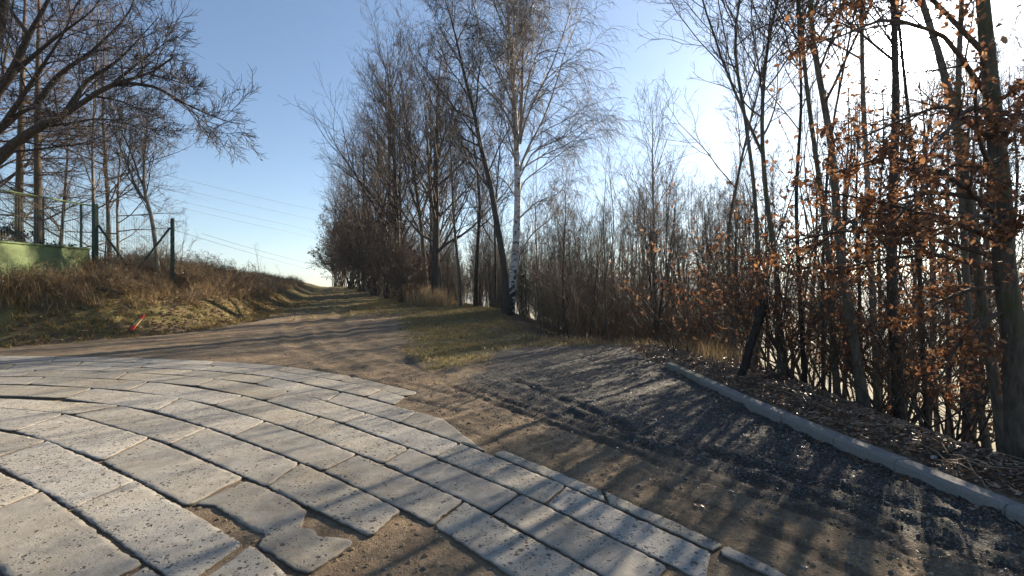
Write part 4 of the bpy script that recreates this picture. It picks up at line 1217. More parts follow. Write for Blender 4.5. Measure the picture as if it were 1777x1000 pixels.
# --- the leafy beech at the right edge
def build_beech():
    main = traced([(1774, 815), (1763, 708), (1768, 598), (1744, 510), (1739, 444), (1742, 374), (1722, 176), (1713, 88), (1700, -60), (1690, -250)], 4.3)
    root = main[0].copy()
    P0, R0 = trunk_poly(main - root, 24, 0.105, 0.028)
    e = tag(empty("beech_tree", root), "beech at the right edge still full of brown leaves in front of the sun", "tree")
    link("trunk", mk_mesh([(P0, R0, 10)], M_BARK, "trunk"), e)
    # long boughs reaching left and towards the camera, traced ends
    ends = [((1735, 470), (1620, 440), (1500, 455), (1420, 480), 4.6), ((1738, 420), (1640, 380), (1520, 350), (1420, 330), 4.2), ((1740, 380), (1640, 300), (1540, 270), (1450, 300), 3.6),
            ((1730, 250), (1640, 180), (1560, 210), (1470, 250), 3.8), ((1722, 180), (1640, 60), (1540, 30), (1440, 70), 3.4), ((1715, 100), (1600, -20), (1480, -30), (1400, 30), 4.0),
            ((1742, 500), (1690, 500), (1640, 520), (1560, 560), 4.4), ((1745, 430), (1770, 380), (1800, 350), (1860, 330), 3.6), ((1740, 330), (1700, 250), (1690, 160), (1720, 80), 3.4),
            ((1735, 300), (1660, 280), (1600, 330), (1540, 400), 3.6), ((1742, 400), (1700, 370), (1640, 400), (1580, 430), 3.5), ((1742, 540), (1700, 560), (1660, 600), (1630, 660), 4.3),
            ((1735, 260), (1760, 200), (1800, 150), (1850, 120), 3.8), ((1740, 450), (1600, 410), (1460, 400), (1330, 430), 5.2), ((1738, 350), (1600, 330), (1480, 380), (1360, 470), 5.4),
            ((1730, 220), (1690, 180), (1640, 230), (1590, 300), 3.2)]
    S, SR = [], []
    for a, b, c, f, dd in ends:
        dep = np.linspace(4.3, dd, 4)
        p = np.array([W(*q, t) for q, t in zip((a, b, c, f), dep)]) - root
        S.append(resample(p, 12)); SR.append(np.linspace(0.026, 0.006, 12))
    S, SR = np.array(S), np.array(SR)
    L2 = grow(rng, S, SR, 12, 0.15, 0.98, 0.8, 0.30, 6, 0.10, 0.0, 0.6, 0.0035, 0.4, flat=0.4)
    L3 = grow(rng, *L2, 6, 0.15, 0.99, 0.7, 0.5, 4, 0.12, -0.01, 0.7, 0.0025, 0.4, lmin=0.12)
    link("branches", mk_mesh([(S, SR, 6), (*L2, 4), (*L3, 3)], M_TWIG, "branches"), e)
    pool = np.concatenate([L3[0][:, 1:].reshape(-1, 3), L2[0][:, 3:].reshape(-1, 3)])
    wp = pool + root
    pxs = CX + wp[:, 0] / wp[:, 1] * FPX; pys = CY - (wp[:, 2] - EYE) / wp[:, 1] * FPX
    # fewer leaves where the sun burns through
    ds = np.hypot(pxs - 1580, pys - 95)
    keep = rng.random(len(pool)) < np.clip((ds - 45) / 110, 0.05, 1.0)
    pool = pool[keep]
    idx = rng.permutation(len(pool))[:5600]
    pos = pool[idx] + rng.normal(0, 0.012, (len(idx), 3))
    dist = np.linalg.norm(pos + root - np.array([0, 0, EYE]), axis=1)
    wp = pos + root
    vis = np.abs(wp[:, 0] / wp[:, 1]) < 1.12
    order = np.argsort(dist + np.where(vis, 0, 100))
    near, rest = order[:300], order[300:]
    # single leaves: five shapes shared by three hundred objects
    protos = []
    for k in range(5):
        bm = bmesh.new()
        nrow = 6
        wv = [0.03, 0.24, 0.33, 0.30, 0.19, 0.02]
        rows = []
        bend = rng.uniform(-0.25, 0.35); fold = rng.uniform(0.05, 0.22)
        for i in range(nrow):
            t = i / (nrow - 1)
            z = -bend * t * t
            wj = wv[i] * (1 + 0.10 * (-1) ** i)
            rows.append([bm.verts.new((t, -wj, z + fold * wj * 1.5 + rng.normal(0, .012))), bm.verts.new((t, 0, z)), bm.verts.new((t, wj, z + fold * wj * 1.5 + rng.normal(0, .012)))])
        for a, b in zip(rows[:-1], rows[1:]):
            bm.faces.new((a[0], b[0], b[1], a[1])); bm.faces.new((a[1], b[1], b[2], a[2]))
        v0 = bm.verts.new((-0.18, 0.0, 0.03)); v1 = bm.verts.new((-0.18, 0.012, 0.03)); v2 = bm.verts.new((0, 0.012, 0.0))
        bm.faces.new((v0, rows[0][1], v2, v1))
        for f in bm.faces: f.smooth = True
        me = bpy.data.meshes.new("leaf"); bm.to_mesh(me); bm.free(); me.materials.append(M_LEAF)
        protos.append(me)
    for i in near:
        o = link("leaf", protos[rng.integers(0, 5)], e)
        o.location = pos[i]
        o.rotation_euler = (rng.normal(0, 0.7), rng.uniform(0.1, 1.4), rng.random() * 6.28)
        s = rng.uniform(0.03, 0.066); o.scale = (s, s * rng.uniform(0.75, 1.1), s * rng.uniform(0.6, 2.2))
    tag(link("leaves", leaves_mesh(pos[rest], rng.uniform(0.026, 0.068, len(rest)), rng, M_LEAF), e), kind='stuff')
build_beech()

# --- leafy young beeches among the trunks
young = [bush_mesh(rng, 3.0, 4, M_TWIG, 0.0035, 240, 0.07, 0.35, m=(7, 5, 0)), bush_mesh(rng, 2.2, 5, M_TWIG, 0.0035, 240, 0.07, 0.5, m=(7, 5, 0))]
YB = "brown leaved young beeches among the trunks"
yb_at = [(1185, 11.2, 0, 1.25, 0.2, "tall young beech with copper leaves beyond the far end of the kerb"), (1215, 12.5, 1, 1.6, 0.3, "bushy copper leaved beech left of the charred stump"), (1345, 8.2, 0, 1.0, 0.0, "copper leaved sapling right of the charred stump"),
         (1385, 7.6, 1, 1.0, 0.0, "low copper leaved bush between two thin trunks beyond the kerb"), (1560, 6.2, 1, 0.95, -0.1, "leafy brown bush at the foot of the stout dark trunk"), (1630, 5.9, 1, 1.05, 0.1, "leafy brown bush right of the stout dark trunk"),
         (1660, 5.6, 0, 0.9, 0.0, "brown leaved sapling beside the slim greenish trunk"), (1470, 8.6, 0, 1.5, 0.0, "tall brown leaved sapling behind the grey trunk"), (1600, 8.2, 0, 1.6, 0.0, "tall brown leaved sapling behind the stout dark trunk"),
         (1700, 7.5, 0, 1.5, 0.0, "tall brown leaved sapling behind the beech"), (1240, 14.5, 0, 1.7, 0.0, "copper leaved sapling deep in the thicket above the kerb end"), (1420, 10.5, 0, 1.9, 0.0, "tall brown leaved sapling deep behind the thin trunks"),
         (1540, 10.5, 0, 2.0, 0.0, "tallest brown leaved sapling, below the sun"), (1290, 12.0, 0, 1.9, 0.0, "brown leaved sapling behind the charred stump")]
for px, d, k, sc, dz, lab in yb_at:
    x = (px - CX) / FPX * d
    place_bush("young_beech", young[k], (x, d, zland(x, d) - 0.05), rng.random() * 6.28, sc, lab, YB, "tree")

# --- left side: old fruit tree reaching in, trees and shrub behind the fence
def build_fruit_tree():
    d = 9.3
    def px(pts, d1=None):
        dep = np.linspace(d, d1 or d, len(pts))
        return np.array([W(a, b, t) for (a, b), t in zip(pts, dep)])
    bx, by = -11.9, 8.7
    root = np.array([bx, by, zland(bx, by) - 0.1])
    tr = np.vstack([[root], [root + (0.05, 0.05, 1.6)], [W(-75, 330, 9.0)], [W(-50, 240, 9.2)], [W(-20, 120, 9.2)], [W(10, 0, 9.2)], [W(20, -120, 9.2)]])
    P0, R0 = trunk_poly(tr - root, 24, 0.20, 0.05)
    limbs = [([(-75, 330), (0, 275), (30, 243), (70, 220), (112, 200), (162, 165), (200, 142), (262, 130), (300, 100)], 8.8, 0.135),
             ([(-60, 270), (0, 226), (40, 192), (62, 186), (108, 201)], 9.2, 0.10),
             ([(162, 165), (205, 142), (270, 150), (320, 180), (360, 198), (395, 212), (425, 216)], 8.6, 0.05),
             ([(290, 162), (330, 190), (365, 222), (402, 238)], 8.9, 0.022),
             ([(112, 200), (150, 140), (200, 110), (235, 75), (275, 30)], 9.8, 0.06),
             ([(60, 186), (100, 130), (160, 90), (220, 30), (250, -40)], 9.9, 0.06),
             ([(-40, 200), (20, 130), (50, 60), (85, 0), (110, -80)], 9.0, 0.11),
             ([(20, 130), (90, 70), (160, 20), (200, -40)], 8.6, 0.05),
             ([(50, 60), (20, 20), (-10, -30)], 9.6, 0.05),
             ([(70, 220), (120, 215), (170, 205), (230, 215), (270, 250)], 8.4, 0.035),
             ([(200, 142), (240, 110), (270, 88), (305, 60)], 9.1, 0.035),
             ([(262, 130), (295, 138), (325, 148), (345, 152)], 9.3, 0.025),
             ([(150, 165), (210, 175), (250, 195), (280, 203), (300, 218)], 9.0, 0.03),
             ([(0, 226), (50, 150), (110, 60), (150, -30)], 8.4, 0.06)]
    S, SR = [], []
    for pts, d1, r in limbs:
        S.append(resample(px(pts, d1) - root, 14)); SR.append((0.12 + 0.88 * np.linspace(1, 0, 14) ** 1.35) * r)
    S, SR = np.array(S), np.array(SR)
    L2 = grow(rng, S, SR, 11, 0.2, 0.96, 0.75, 0.31, 8, 0.11, 0.03, 0.55, 0.005, 0.4)
    L3 = grow(rng, *L2, 8, 0.15, 0.99, 0.7, 0.5, 6, 0.10, 0.02, 0.6, 0.0038, 0.4, lmin=0.25)
    L4 = grow(rng, *L3, 6, 0.15, 0.99, 0.65, 0.55, 4, 0.10, 0.02, 0.7, 0.003, 0.4, lmin=0.12)
    e = tag(empty("fruit_tree", root), "old bare fruit tree reaching in from the left with thick dark slanting limbs", "tree")
    link("trunk", mk_mesh([(P0, R0, 10)], M_BARK_DARK, "trunk"), e)
    link("limbs", mk_mesh([(S, SR, 8)], M_BARK_DARK, "limbs"), e)
    link("twigs", mk_mesh([(*L2, 4), (*L3, 3), (*L4, 3)], M_TWIG_DARK, "twigs"), e)
    # a few shrivelled leaves left on the twigs
    pool = L4[0][:, 2:].reshape(-1, 3)
    ix = rng.integers(0, len(pool), 170)
    tag(link("withered_leaves", leaves_mesh(pool[ix], rng.uniform(0.03, 0.06, 170), rng, M_LITTER, "withered_leaves"), e), kind='stuff')
build_fruit_tree()

traced_tree("larch_tree", [(33, 425), (33, 340), (36, 220), (40, 100), (44, 0), (46, -100)], 21, 13, "left one of two warm brown straight trunks behind the green fence", rng, bark=M_BARK_WARM, twig=M_TWIG_WARM,
            m=(34, 9, 6, 3), t0=0.12, l1=0.24, up=0.0, ang=(1.35, 0.9, 0.8, 0.7), shape=0.6, tip=0.0045, flat=0.3)
traced_tree("larch_tree", [(67, 425), (66, 340), (64, 220), (66, 100), (68, 0), (69, -100)], 20, 13, "right one of two warm brown straight trunks behind the green fence", rng, bark=M_BARK_WARM, twig=M_TWIG_WARM,
            m=(34, 9, 6, 3), t0=0.12, l1=0.26, up=0.0, ang=(1.35, 0.9, 0.8, 0.7), shape=0.6, tip=0.0045, flat=0.3)
traced_tree("young_birch", [(163, 460), (162, 340), (160, 250), (166, 150), (170, 40), (172, -60)], 19, 5.5, "slender pale stem rising behind the corner post of the green fence", rng, bark=M_BARK_PALE, twig=M_TWIG_WARM,
            m=(22, 7, 5, 3), t0=0.2, l1=0.24, up=0.05, ang=(0.9, 0.8, 0.7, 0.7), tip=0.004)
e_, tm_, r_ = traced_tree("small_tree", [(271, 435), (268, 410), (262, 370), (251, 340), (249, 300), (254, 230), (262, 160)], 18.3, 8, "small forked tree with a grey stem standing in the wire fence gap", rng, bark=M_BARK_PALE, twig=M_TWIG,
            m=(14, 7, 6, 3), t0=0.35, l1=0.36, up=0.16, ang=(0.5, 0.6, 0.6, 0.6), tip=0.0042, fork=2)
traced_tree("garden_tree", [(105, 430), (112, 340), (118, 260), (110, 180)], 23, 6, "thin bare garden tree between the two trunks and the corner post", rng, bark=M_BARK, twig=M_TWIG_WARM,
            m=(22, 8, 6, 3), t0=0.15, l1=0.36, up=0.03, ang=(1.1, 0.8, 0.7, 0.7), tip=0.0045)
traced_tree("garden_tree", [(205, 440), (203, 360), (208, 280), (215, 180)], 25, 5, "faint bare garden tree behind the wire fence, left of the small forked tree", rng, bark=M_BARK_PALE, twig=M_TWIG_WARM,
            m=(22, 8, 6, 3), t0=0.1, l1=0.36, up=0.03, ang=(1.0, 0.8, 0.7, 0.7), tip=0.0045)
traced_tree("garden_tree", [(-20, 430), (-15, 300), (0, 150), (20, 40), (30, -60)], 24, 9, "big bare tree at the left edge behind the two warm brown trunks", rng, bark=M_BARK, twig=M_TWIG_WARM,
            m=(26, 9, 7, 4), t0=0.15, l1=0.42, up=0.05, ang=(0.9, 0.8, 0.7, 0.7), tip=0.0045)
traced_tree("garden_tree", [(190, 440), (186, 330), (178, 200), (180, 90), (186, 10)], 27, 7, "tall bare garden tree whose twigs fill the sky above the corner post", rng, bark=M_BARK, twig=M_TWIG_WARM,
            m=(26, 8, 7, 4), t0=0.25, l1=0.36, up=0.05, ang=(0.9, 0.8, 0.7, 0.7), tip=0.0045)
def build_evergreen():
    x, y = (8 - CX) / FPX * 18.5, 18.5
    b = bush_mesh(rng, 1.9, 12, M_TWIG_DARK, 0.005, 4200, 0.10, 0.6, M_EVERGREEN, m=(7, 6, 4))
    place_bush("evergreen_shrub", b, (x - 0.3, y, zland(x, y) - 0.05), 0.4, (1.15, 1.0, 1.05), "dark evergreen shrub behind the left end of the green fence")
build_evergreen()

# bare saplings and brush on the bank
thin = [bush_mesh(rng, 2.2, 5, M_TWIG_PALE, 0.003, 0, spread=0.35, m=(6, 5, 0)), bush_mesh(rng, 1.7, 6, M_TWIG_WARM, 0.003, 26, 0.05, 0.6, M_LITTER, m=(6, 5, 0))]
for px, d, k, sc, lab in [(458, 24, 0, 1.25, "thin upright bare sapling at the right end of the dry bank"), (425, 22, 1, 1.2, "spreading bare shrub near the right end of the dry bank"), (395, 21, 1, 1.0, "bare shrub with a few dry leaves right of the last fence post"),
                          (368, 22, 1, 1.0, "thin bare shrub close right of the last fence post"), (440, 25.5, 1, 0.9, "low bare shrub behind the thin upright sapling"), (303, 19, 0, 1.1, "thin bare switches growing behind the last fence post"), (285, 21, 0, 1.2, "thin bare switches between the small forked tree and the last post")]:
    x = (px - CX) / FPX * d
    place_bush("bare_sapling", thin[k], (x, d, zland(x, d) - 0.05), rng.random() * 6.28, sc, lab, "bare saplings on the left bank")
bramble = [bush_mesh(rng, 1.0, 26, M_STEM, 0.003, 160, 0.05, 1.0, M_LITTER, m=(5, 4, 0)), bush_mesh(rng, 0.8, 24, M_STEM, 0.003, 220, 0.055, 1.2, M_LITTER, m=(5, 4, 0))]
n = 0
while n < 85:
    y = rng.uniform(11.5, 27); x = rng.uniform(-21, -11)
    q = -float(sdist(np.array([x]), np.array([y]), BANK)[0][0])
    if not (0.9 < q < 5.5): continue
    px = CX + x / y * FPX
    if px < -60 or px > 500: continue
    n += 1
    place_bush("bramble", bramble[n % 2], (x, y, zland(x, y) - 0.05), rng.random() * 6.28, rng.uniform(0.7, 1.35), ("low" if n % 2 else "spreading") + " tangle of dead brown bramble " + ("below the green plinth" if px < 150 else "under the wire fence gap" if px < 300 else "right of the last fence post") + (" at the bank foot" if q < 2.2 else " high on the bank"), "brambles on the left bank")

# ------------------------------------------------------------------ fence
def box(bm, c, half, rz=0.0):
    M = Matrix.Translation(c) @ Matrix.Rotation(rz, 4, 'Z') @ Matrix.Diagonal((2 * half[0], 2 * half[1], 2 * half[2], 1))
    r = bmesh.ops.create_cube(bm, size=1.0, matrix=M)
    return r['verts']
def bm_obj(name, bm, mat, parent, bevel=0.0):
    if bevel: bmesh.ops.bevel(bm, geom=bm.edges[:], offset=bevel, segments=1, affect='EDGES')
    me = bpy.data.meshes.new(name); bm.to_mesh(me); bm.free(); me.materials.append(mat)
    return link(name, me, parent)
def bar(name, a, b, r, mat, parent, sides=8):
    P = np.linspace(np.array(a, float), np.array(b, float), 4)[None]
    v, q = tube_arrays(P, np.full((1, 4), r), sides)
    bf = Buf(); bf.add(v, q)
    k = sides
    caps = [[0, i + 1, i] for i in range(1, k - 1)] + [[3 * k, 3 * k + i, 3 * k + i + 1] for i in range(1, k - 1)]
    bf.t.append(np.array(caps))
    return link(name, bf.mesh(name, mat), parent)
def chain_link(name, a, b, z0a, z0b, z1a, z1b, pitch, parent):
    """diamond wire mesh between two uprights"""
    a, b = np.array(a, float), np.array(b, float)
    Lh = np.linalg.norm(b - a); n = int(Lh / pitch)
    bf = Buf()
    Ps = []
    hgt = max(z1a - z0a, z1b - z0b); m = int(hgt / (pitch * 1.0))
    for i in range(n + 1):
        for sg in (0, 1):
            pts = []
            for k in range(m + 1):
                u = (i + (0.5 if (k + sg) % 2 else 0.0) + (0 if sg == 0 else 0.0)) / n
                u = min(max(u, 0), 1)
                t = k / m
                z0 = z0a + (z0b - z0a) * u; z1 = z1a + (z1b - z1a) * u
                xy = a + (b - a) * u
                pts.append((xy[0], xy[1], z0 + (z1 - z0) * t))
            Ps.append(pts)
    Ps = np.array(Ps)
    v, q = tube_arrays(Ps, np.full(Ps.shape[:2], 0.0038), 3)
    bf.add(v, q)
    return tag(link(name, bf.mesh(name, M_WIRE), parent), kind='stuff')

fence = tag(empty("garden_fence", (0, 0, 0)), "green garden fence with a painted plinth, wire mesh and steel posts on the bank", "fence")
pA, pB, pZ = np.array([-15.9, 14.1]), np.array([-15.62, 16.75]), np.array([-16.25, 10.8])
dirA = pB - pA; angA = math.atan2(dirA[1], dirA[0])
bm = bmesh.new()
c = (pZ + pB) / 2; hl = np.linalg.norm(pB - pZ) / 2
box(bm, (c[0], c[1], 2.08), (hl, 0.10, 0.97), math.atan2(*(pB - pZ)[::-1]))
bm_obj("plinth", bm, M_GREEN_WALL, fence, 0.012)
bm = bmesh.new()
box(bm, (c[0], c[1], 3.083), (hl + 0.02, 0.135, 0.03), math.atan2(*(pB - pZ)[::-1]))
bm_obj("coping", bm, M_GREEN_RAIL, fence, 0.008)
bar("top_rail", (*pZ, 4.70), (*(pB + (0.03, 0.16)), 4.70), 0.028, M_GREEN_RAIL, fence)
def post(x, y, z0, z1, w, mat=M_GREEN_POST, nm="post"):
    bm = bmesh.new(); box(bm, (x, y, (z0 + z1) / 2), (w, w, (z1 - z0) / 2), angA); return bm_obj(nm, bm, mat, fence, 0.008)
P1, P2 = np.array([-15.57, 17.0]), np.array([-13.5, 18.1])
post(P1[0], P1[1], 1.6, 4.79, 0.07)
post(-15.66, 16.55, 3.11, 4.68, 0.03)
post(-15.80, 15.35, 3.11, 4.68, 0.022)
post(-16.05, 12.7, 3.11, 4.68, 0.022)
post(P2[0], P2[1], 1.6, 4.42, 0.052)
bar("brace", (P1[0] + 0.08, P1[1] + 0.05, 4.0), (P1[0] + 0.95, P1[1] + 0.5, 2.25), 0.04, M_GREEN_POST, fence)
bar("brace", (P2[0] - 0.07, P2[1] - 0.03, 4.05), (P2[0] - 0.95, P2[1] - 0.5, 2.4), 0.04, M_GREEN_POST, fence)
chain_link("wire_mesh", pZ, pB, 3.12, 3.12, 4.69, 4.69, 0.075, fence)
chain_link("wire_mesh", P1, P2, 2.45, 2.45, 4.45, 4.30, 0.075, fence)
stick = bar("leaning_pole", (-15.62, 17.45, 2.5), (-15.3, 17.3, 5.5), 0.022, M_TWIG_WARM, None)
tag(stick, "thin reddish pole leaning behind the corner of the green fence", "pole")
stick.location = (0, 0, 0)

# ------------------------------------------------------------------ painted stake on the grass
def build_stake():
    p = np.array([(225, 567), (250, 547)], float)
    a = np.array([(227 - CX) / FPX * 15.0, 15.0]); b = np.array([(250 - CX) / FPX * 15.75, 15.75])
    za, zb = zland(*a) + 0.05, zland(*b) + 0.07
    e = tag(empty("marker_stake", (*a, za)), "wooden stake with red painted ends lying on the grass of the bank", "stake")
    A = np.array([*a, za]); B_ = np.array([*b, zb])
    t = nrm((B_ - A)[None])[0]; s = nrm(np.cross(t, [0, 0, 1])[None])[0]; u = np.cross(s, t)
    Ln = np.linalg.norm(B_ - A)
    for nm, f0, f1, mt in (("painted_end", 0.0, 0.27, M_STAKE_RED), ("shaft", 0.2705, 0.72, M_STAKE_WOOD), ("painted_end", 0.7205, 1.0, M_STAKE_RED)):
        bm = bmesh.new()
        vs = []
        for f in (f0, f1):
            w = 0.055 if not (f == 1.0) else 0.02
            vs.append([bm.verts.new(t * Ln * f + s * sx * w + u * ux * 0.018) for sx, ux in ((-1, -1), (1, -1), (1, 1), (-1, 1))])
        for i in range(4): bm.faces.new((vs[0][i], vs[0][(i + 1) % 4], vs[1][(i + 1) % 4], vs[1][i]))
        bm.faces.new(vs[0][::-1]); bm.faces.new(vs[1])
        bmesh.ops.recalc_face_normals(bm, faces=bm.faces)
        bm_obj(nm, bm, mt, e)
build_stake()

# ------------------------------------------------------------------ overhead cables beyond the crest
CAB = [((313, 349), (544, 400), "upper of the two clear overhead cables above the bank"), ((323, 363), (544, 412), "lower of the two clear overhead cables above the bank"), ((472, 441), (551, 460), "low overhead cable above the crest, upper of the lowest pair"),
       ((472, 450), (551, 470), "lowest overhead cable just above the crest"), ((340, 317), (527, 360), "faint highest overhead cable in the blue sky left of the trees"), ((326, 331), (530, 378), "faint second highest overhead cable in the sky left of the trees")]
for (a, b, lab) in CAB:
    A = W(*a, 80.0); B_ = W(*b, 80.0 * (500 - a[1]) / (500 - b[1]))
    dv = B_ - A
    s = np.linspace(-0.7, 1.8, 24)
    P = A + dv * s[:, None]
    P[:, 2] += 0.35 * ((s - 0.5) ** 2 - 0.25)
    P[:, 2] = np.maximum(P[:, 2], 4)
    v, q = tube_arrays(P[None], np.full((1, 24), 0.022), 4)
    bf = Buf(); bf.add(v, q)
    tag(link("overhead_cable", bf.mesh("overhead_cable", M_CABLE)), lab, "cable", "overhead cables beyond the crest")

# ------------------------------------------------------------------ ground cover
def blades(x, y, h, w, rng, lean=0.5, zoff=-0.01):
    N = len(x)
    z = land(x, y)[0] + zoff
    a = rng.random(N) * 6.283
    d = np.stack([np.cos(a), np.sin(a)], 1)
    ln = lean * (0.3 + rng.random(N))
    p = np.stack([x, y, z], 1)
    s = np.stack([-d[:, 1], d[:, 0], np.zeros(N)], 1) * (w / 2)[:, None]
    dd = np.concatenate([d, np.zeros((N, 1))], 1)
    m1 = p + np.array([0, 0, 1.0]) * (h * 0.55)[:, None] + dd * (h * ln * 0.3)[:, None]
    m2 = p + np.array([0, 0, 1.0]) * (h * (1 - 0.25 * ln))[:, None] + dd * (h * ln)[:, None]
    v = np.stack([p - s, p + s, m1 - s * 0.8, m1 + s * 0.8, m2], 1).reshape(-1, 3)
    b = (np.arange(N) * 5)[:, None]
    return v, b + np.array([[0, 1, 3, 2]]), b + np.array([[2, 3, 4]])

def scatter(n, xr, yr, keep, rng):
    x = rng.uniform(*xr, n); y = rng.uniform(*yr, n)
    z, mk = land(x, y)
    k = keep(x, y, mk)
    return x[k], y[k]
def clumpy(x, y, sc, seed): return vnoise(x, y, sc, seed) + 0.5
# short green-yellow grass of the verge and the foot of the bank
gx, gy = scatter(110000, (-9, 4), (8.8, 34), lambda x, y, m: (rng.random(len(x)) < (m['grass'] - 0.25) * 1.3 * (clumpy(x, y, 1.4, 40) > 0.36)) & (m['q'] < 0) & (m['s'] < 0.2), rng)
b = Buf(); b.add(*blades(gx, gy, rng.uniform(0.04, 0.12, len(gx)), rng.uniform(0.008, 0.02, len(gx)), rng, 0.8))
gx, gy = scatter(60000, (-24, -8), (11, 30), lambda x, y, m: (m['q'] > -0.55) & (m['q'] < 1.7) & (rng.random(len(x)) < 0.9 * (clumpy(x, y, 1.1, 41) > 0.33)), rng)
b.add(*blades(gx, gy, rng.uniform(0.05, 0.15, len(gx)), rng.uniform(0.008, 0.018, len(gx)), rng, 0.8))
tag(link("short_grass", b.mesh("short_grass", M_GRASS)), kind='stuff')
def tufts(x, y, nb, rad, h, w, lean):
    cx = np.repeat(x, nb) + rng.normal(0, 1, len(x) * nb) * np.repeat(rad, nb); cy = np.repeat(y, nb) + rng.normal(0, 1, len(x) * nb) * np.repeat(rad, nb)
    return blades(cx, cy, np.repeat(h, nb) * rng.uniform(0.5, 1.2, len(cx)), np.repeat(w, nb), rng, lean)
b = Buf()
gx, gy = scatter(7000, (-9, 4), (8.6, 34), lambda x, y, m: (rng.random(len(x)) < (m['grass'] - 0.15) * (clumpy(x, y, 0.9, 44) > 0.4)) & (m['q'] < 0) & (m['s'] < 0.3), rng)
b.add(*tufts(gx, gy, 22, rng.uniform(0.02, 0.07, len(gx)), rng.uniform(0.04, 0.13, len(gx)), rng.uniform(0.007, 0.016, len(gx)), 0.9))
gx, gy = scatter(5500, (-24, -8), (11, 30), lambda x, y, m: (m['q'] > -0.7) & (m['q'] < 2.2) & (clumpy(x, y, 0.9, 45) > 0.35), rng)
b.add(*tufts(gx, gy, 20, rng.uniform(0.03, 0.09, len(gx)), rng.uniform(0.08, 0.26, len(gx)), rng.uniform(0.009, 0.02, len(gx)), 0.9))
gx, gy = scatter(1500, (-18, 0), (16, 55), lambda x, y, m: (m['q'] < 0) & (m['s'] < 0) & (m['grass'] > 0.1), rng)
b.add(*tufts(gx, gy, 16, rng.uniform(0.03, 0.10, len(gx)), rng.uniform(0.05, 0.16, len(gx)), rng.uniform(0.010, 0.022, len(gx)), 0.9))
tag(link("grass_tufts", b.mesh("grass_tufts", M_GRASS)), kind='stuff')
# tall dead grass on the bank, and pale stalks under the hedge
b = Buf()
gx, gy = scatter(150000, (-26, -9), (11, 40), lambda x, y, m: (m['q'] > 0.8 + 0.5 * clumpy(x, y, 0.7, 50)) & (m['q'] < 7) & (clumpy(x, y, 1.3, 42) > 0.30) & (x / y > -1.25), rng)
b.add(*blades(gx, gy, rng.uniform(0.2, 0.75, len(gx)) * (0.4 + clumpy(gx, gy, 0.8, 43)), rng.uniform(0.008, 0.02, len(gx)), rng, 0.9))
tag(link("dry_bank_grass", b.mesh("dry_bank_grass", M_DRY)), kind='stuff')
b = Buf()
t = rng.random(9000); dd = 26 + t * 22
hx = np.interp(dd, [24, 33, 46, 66], [-3.5, -7.2, -13.8, -24.5]) + rng.normal(0, 0.55, 9000)
b.add(*blades(hx, dd, rng.uniform(0.4, 1.3, 9000), rng.uniform(0.012, 0.028, 9000), rng, 0.35))
hx = rng.uniform(0.5, 5.5, 1500); hy = 14.2 - 0.35 * (hx - 0.7) + rng.normal(0, 0.3, 1500)
b.add(*blades(hx, hy, rng.uniform(0.06, 0.3, 1500), rng.uniform(0.006, 0.012, 1500), rng, 0.6))
hx = rng.uniform(4.4, 5.8, 800); hy = rng.uniform(9.6, 12.8, 800)
b.add(*blades(hx, hy, rng.uniform(0.15, 0.6, 800), rng.uniform(0.005, 0.010, 800), rng, 0.5))
tag(link("dry_grass_stalks", b.mesh("dry_grass_stalks", M_DRY)), kind='stuff')

# fallen leaves: strip behind the kerb, slope edge, verge, bank foot
def flat_leaves(x, y, size, rng, lift=0.012):
    N = len(x)
    z = land(x, y)[0] + lift
    p = np.stack([x, y, z], 1)
    a = rng.random(N) * 6.283
    tz = rng.normal(0, 0.28, N)
    d = nrm(np.stack([np.cos(a), np.sin(a), tz], 1)); u = nrm(np.cross(d, np.array([0, 0, 1.0]) + rng.normal(0, 0.35, (N, 3)))); w = np.cross(u, d)
    s = size[:, None]; c = rng.normal(0, 0.16, (N, 1))
    v = np.stack([p - d * s * 0.5, p + u * s * 0.3 + w * s * c, p, p - u * s * 0.3 + w * s * c, p + d * s * 0.5 + w * s * c * 0.7], 1).reshape(-1, 3)
    b = (np.arange(N) * 5)[:, None]
    t = np.concatenate([b + np.array([[0, 2, 1]]), b + np.array([[0, 3, 2]]), b + np.array([[1, 2, 4]]), b + np.array([[2, 3, 4]])])
    return v, t
b = Buf()
fx, fy = scatter(42000, (3.2, 6.2), (1.5, 13.5), lambda x, y, m: ((m['k'] > 0.2) | (y > 9.5)) & (m['gravel'] < 0.4) & (m['s'] < 1.6), rng)
v, t = flat_leaves(fx, fy, rng.uniform(0.018, 0.07, len(fx)), rng); b.add(v, None, t)
fx, fy = scatter(5000, (-8, 5), (8.5, 30), lambda x, y, m: (m['grass'] > 0.3) & (m['q'] < 0) & ((m['s'] > -1.6) | (rng.random(len(x)) < 0.18)), rng)
v, t = flat_leaves(fx, fy, rng.uniform(0.05, 0.10, len(fx)), rng, 0.03); b.add(v, None, t)
fx, fy = scatter(30000, (-22, -9), (11, 26), lambda x, y, m: (m['q'] > -0.3) & (m['q'] < 3.2) & (clumpy(x, y, 0.8, 60) > 0.3), rng)
v, t = flat_leaves(fx, fy, rng.uniform(0.06, 0.13, len(fx)), rng, 0.05); b.add(v, None, t)
fx, fy = scatter(5000, (2.6, 3.5), (1.8, 9.5), lambda x, y, m: (m['k'] < -0.015) & (m['k'] > -0.03 - 0.16 * clumpy(x, y, 1.3, 61)) , rng)
fx, fy = fx[:700], fy[:700]
v, t = flat_leaves(fx, fy, rng.uniform(0.015, 0.055, len(fx)), rng, 0.01); b.add(v, None, t)
fx, fy = scatter(700, (-3, 3.4), (2.2, 13), lambda x, y, m: (~m['inside']) & (m['k'] < -0.02) & (rng.random(len(x)) < 0.5 + 0.5 * (m['k'] > -0.3)), rng)
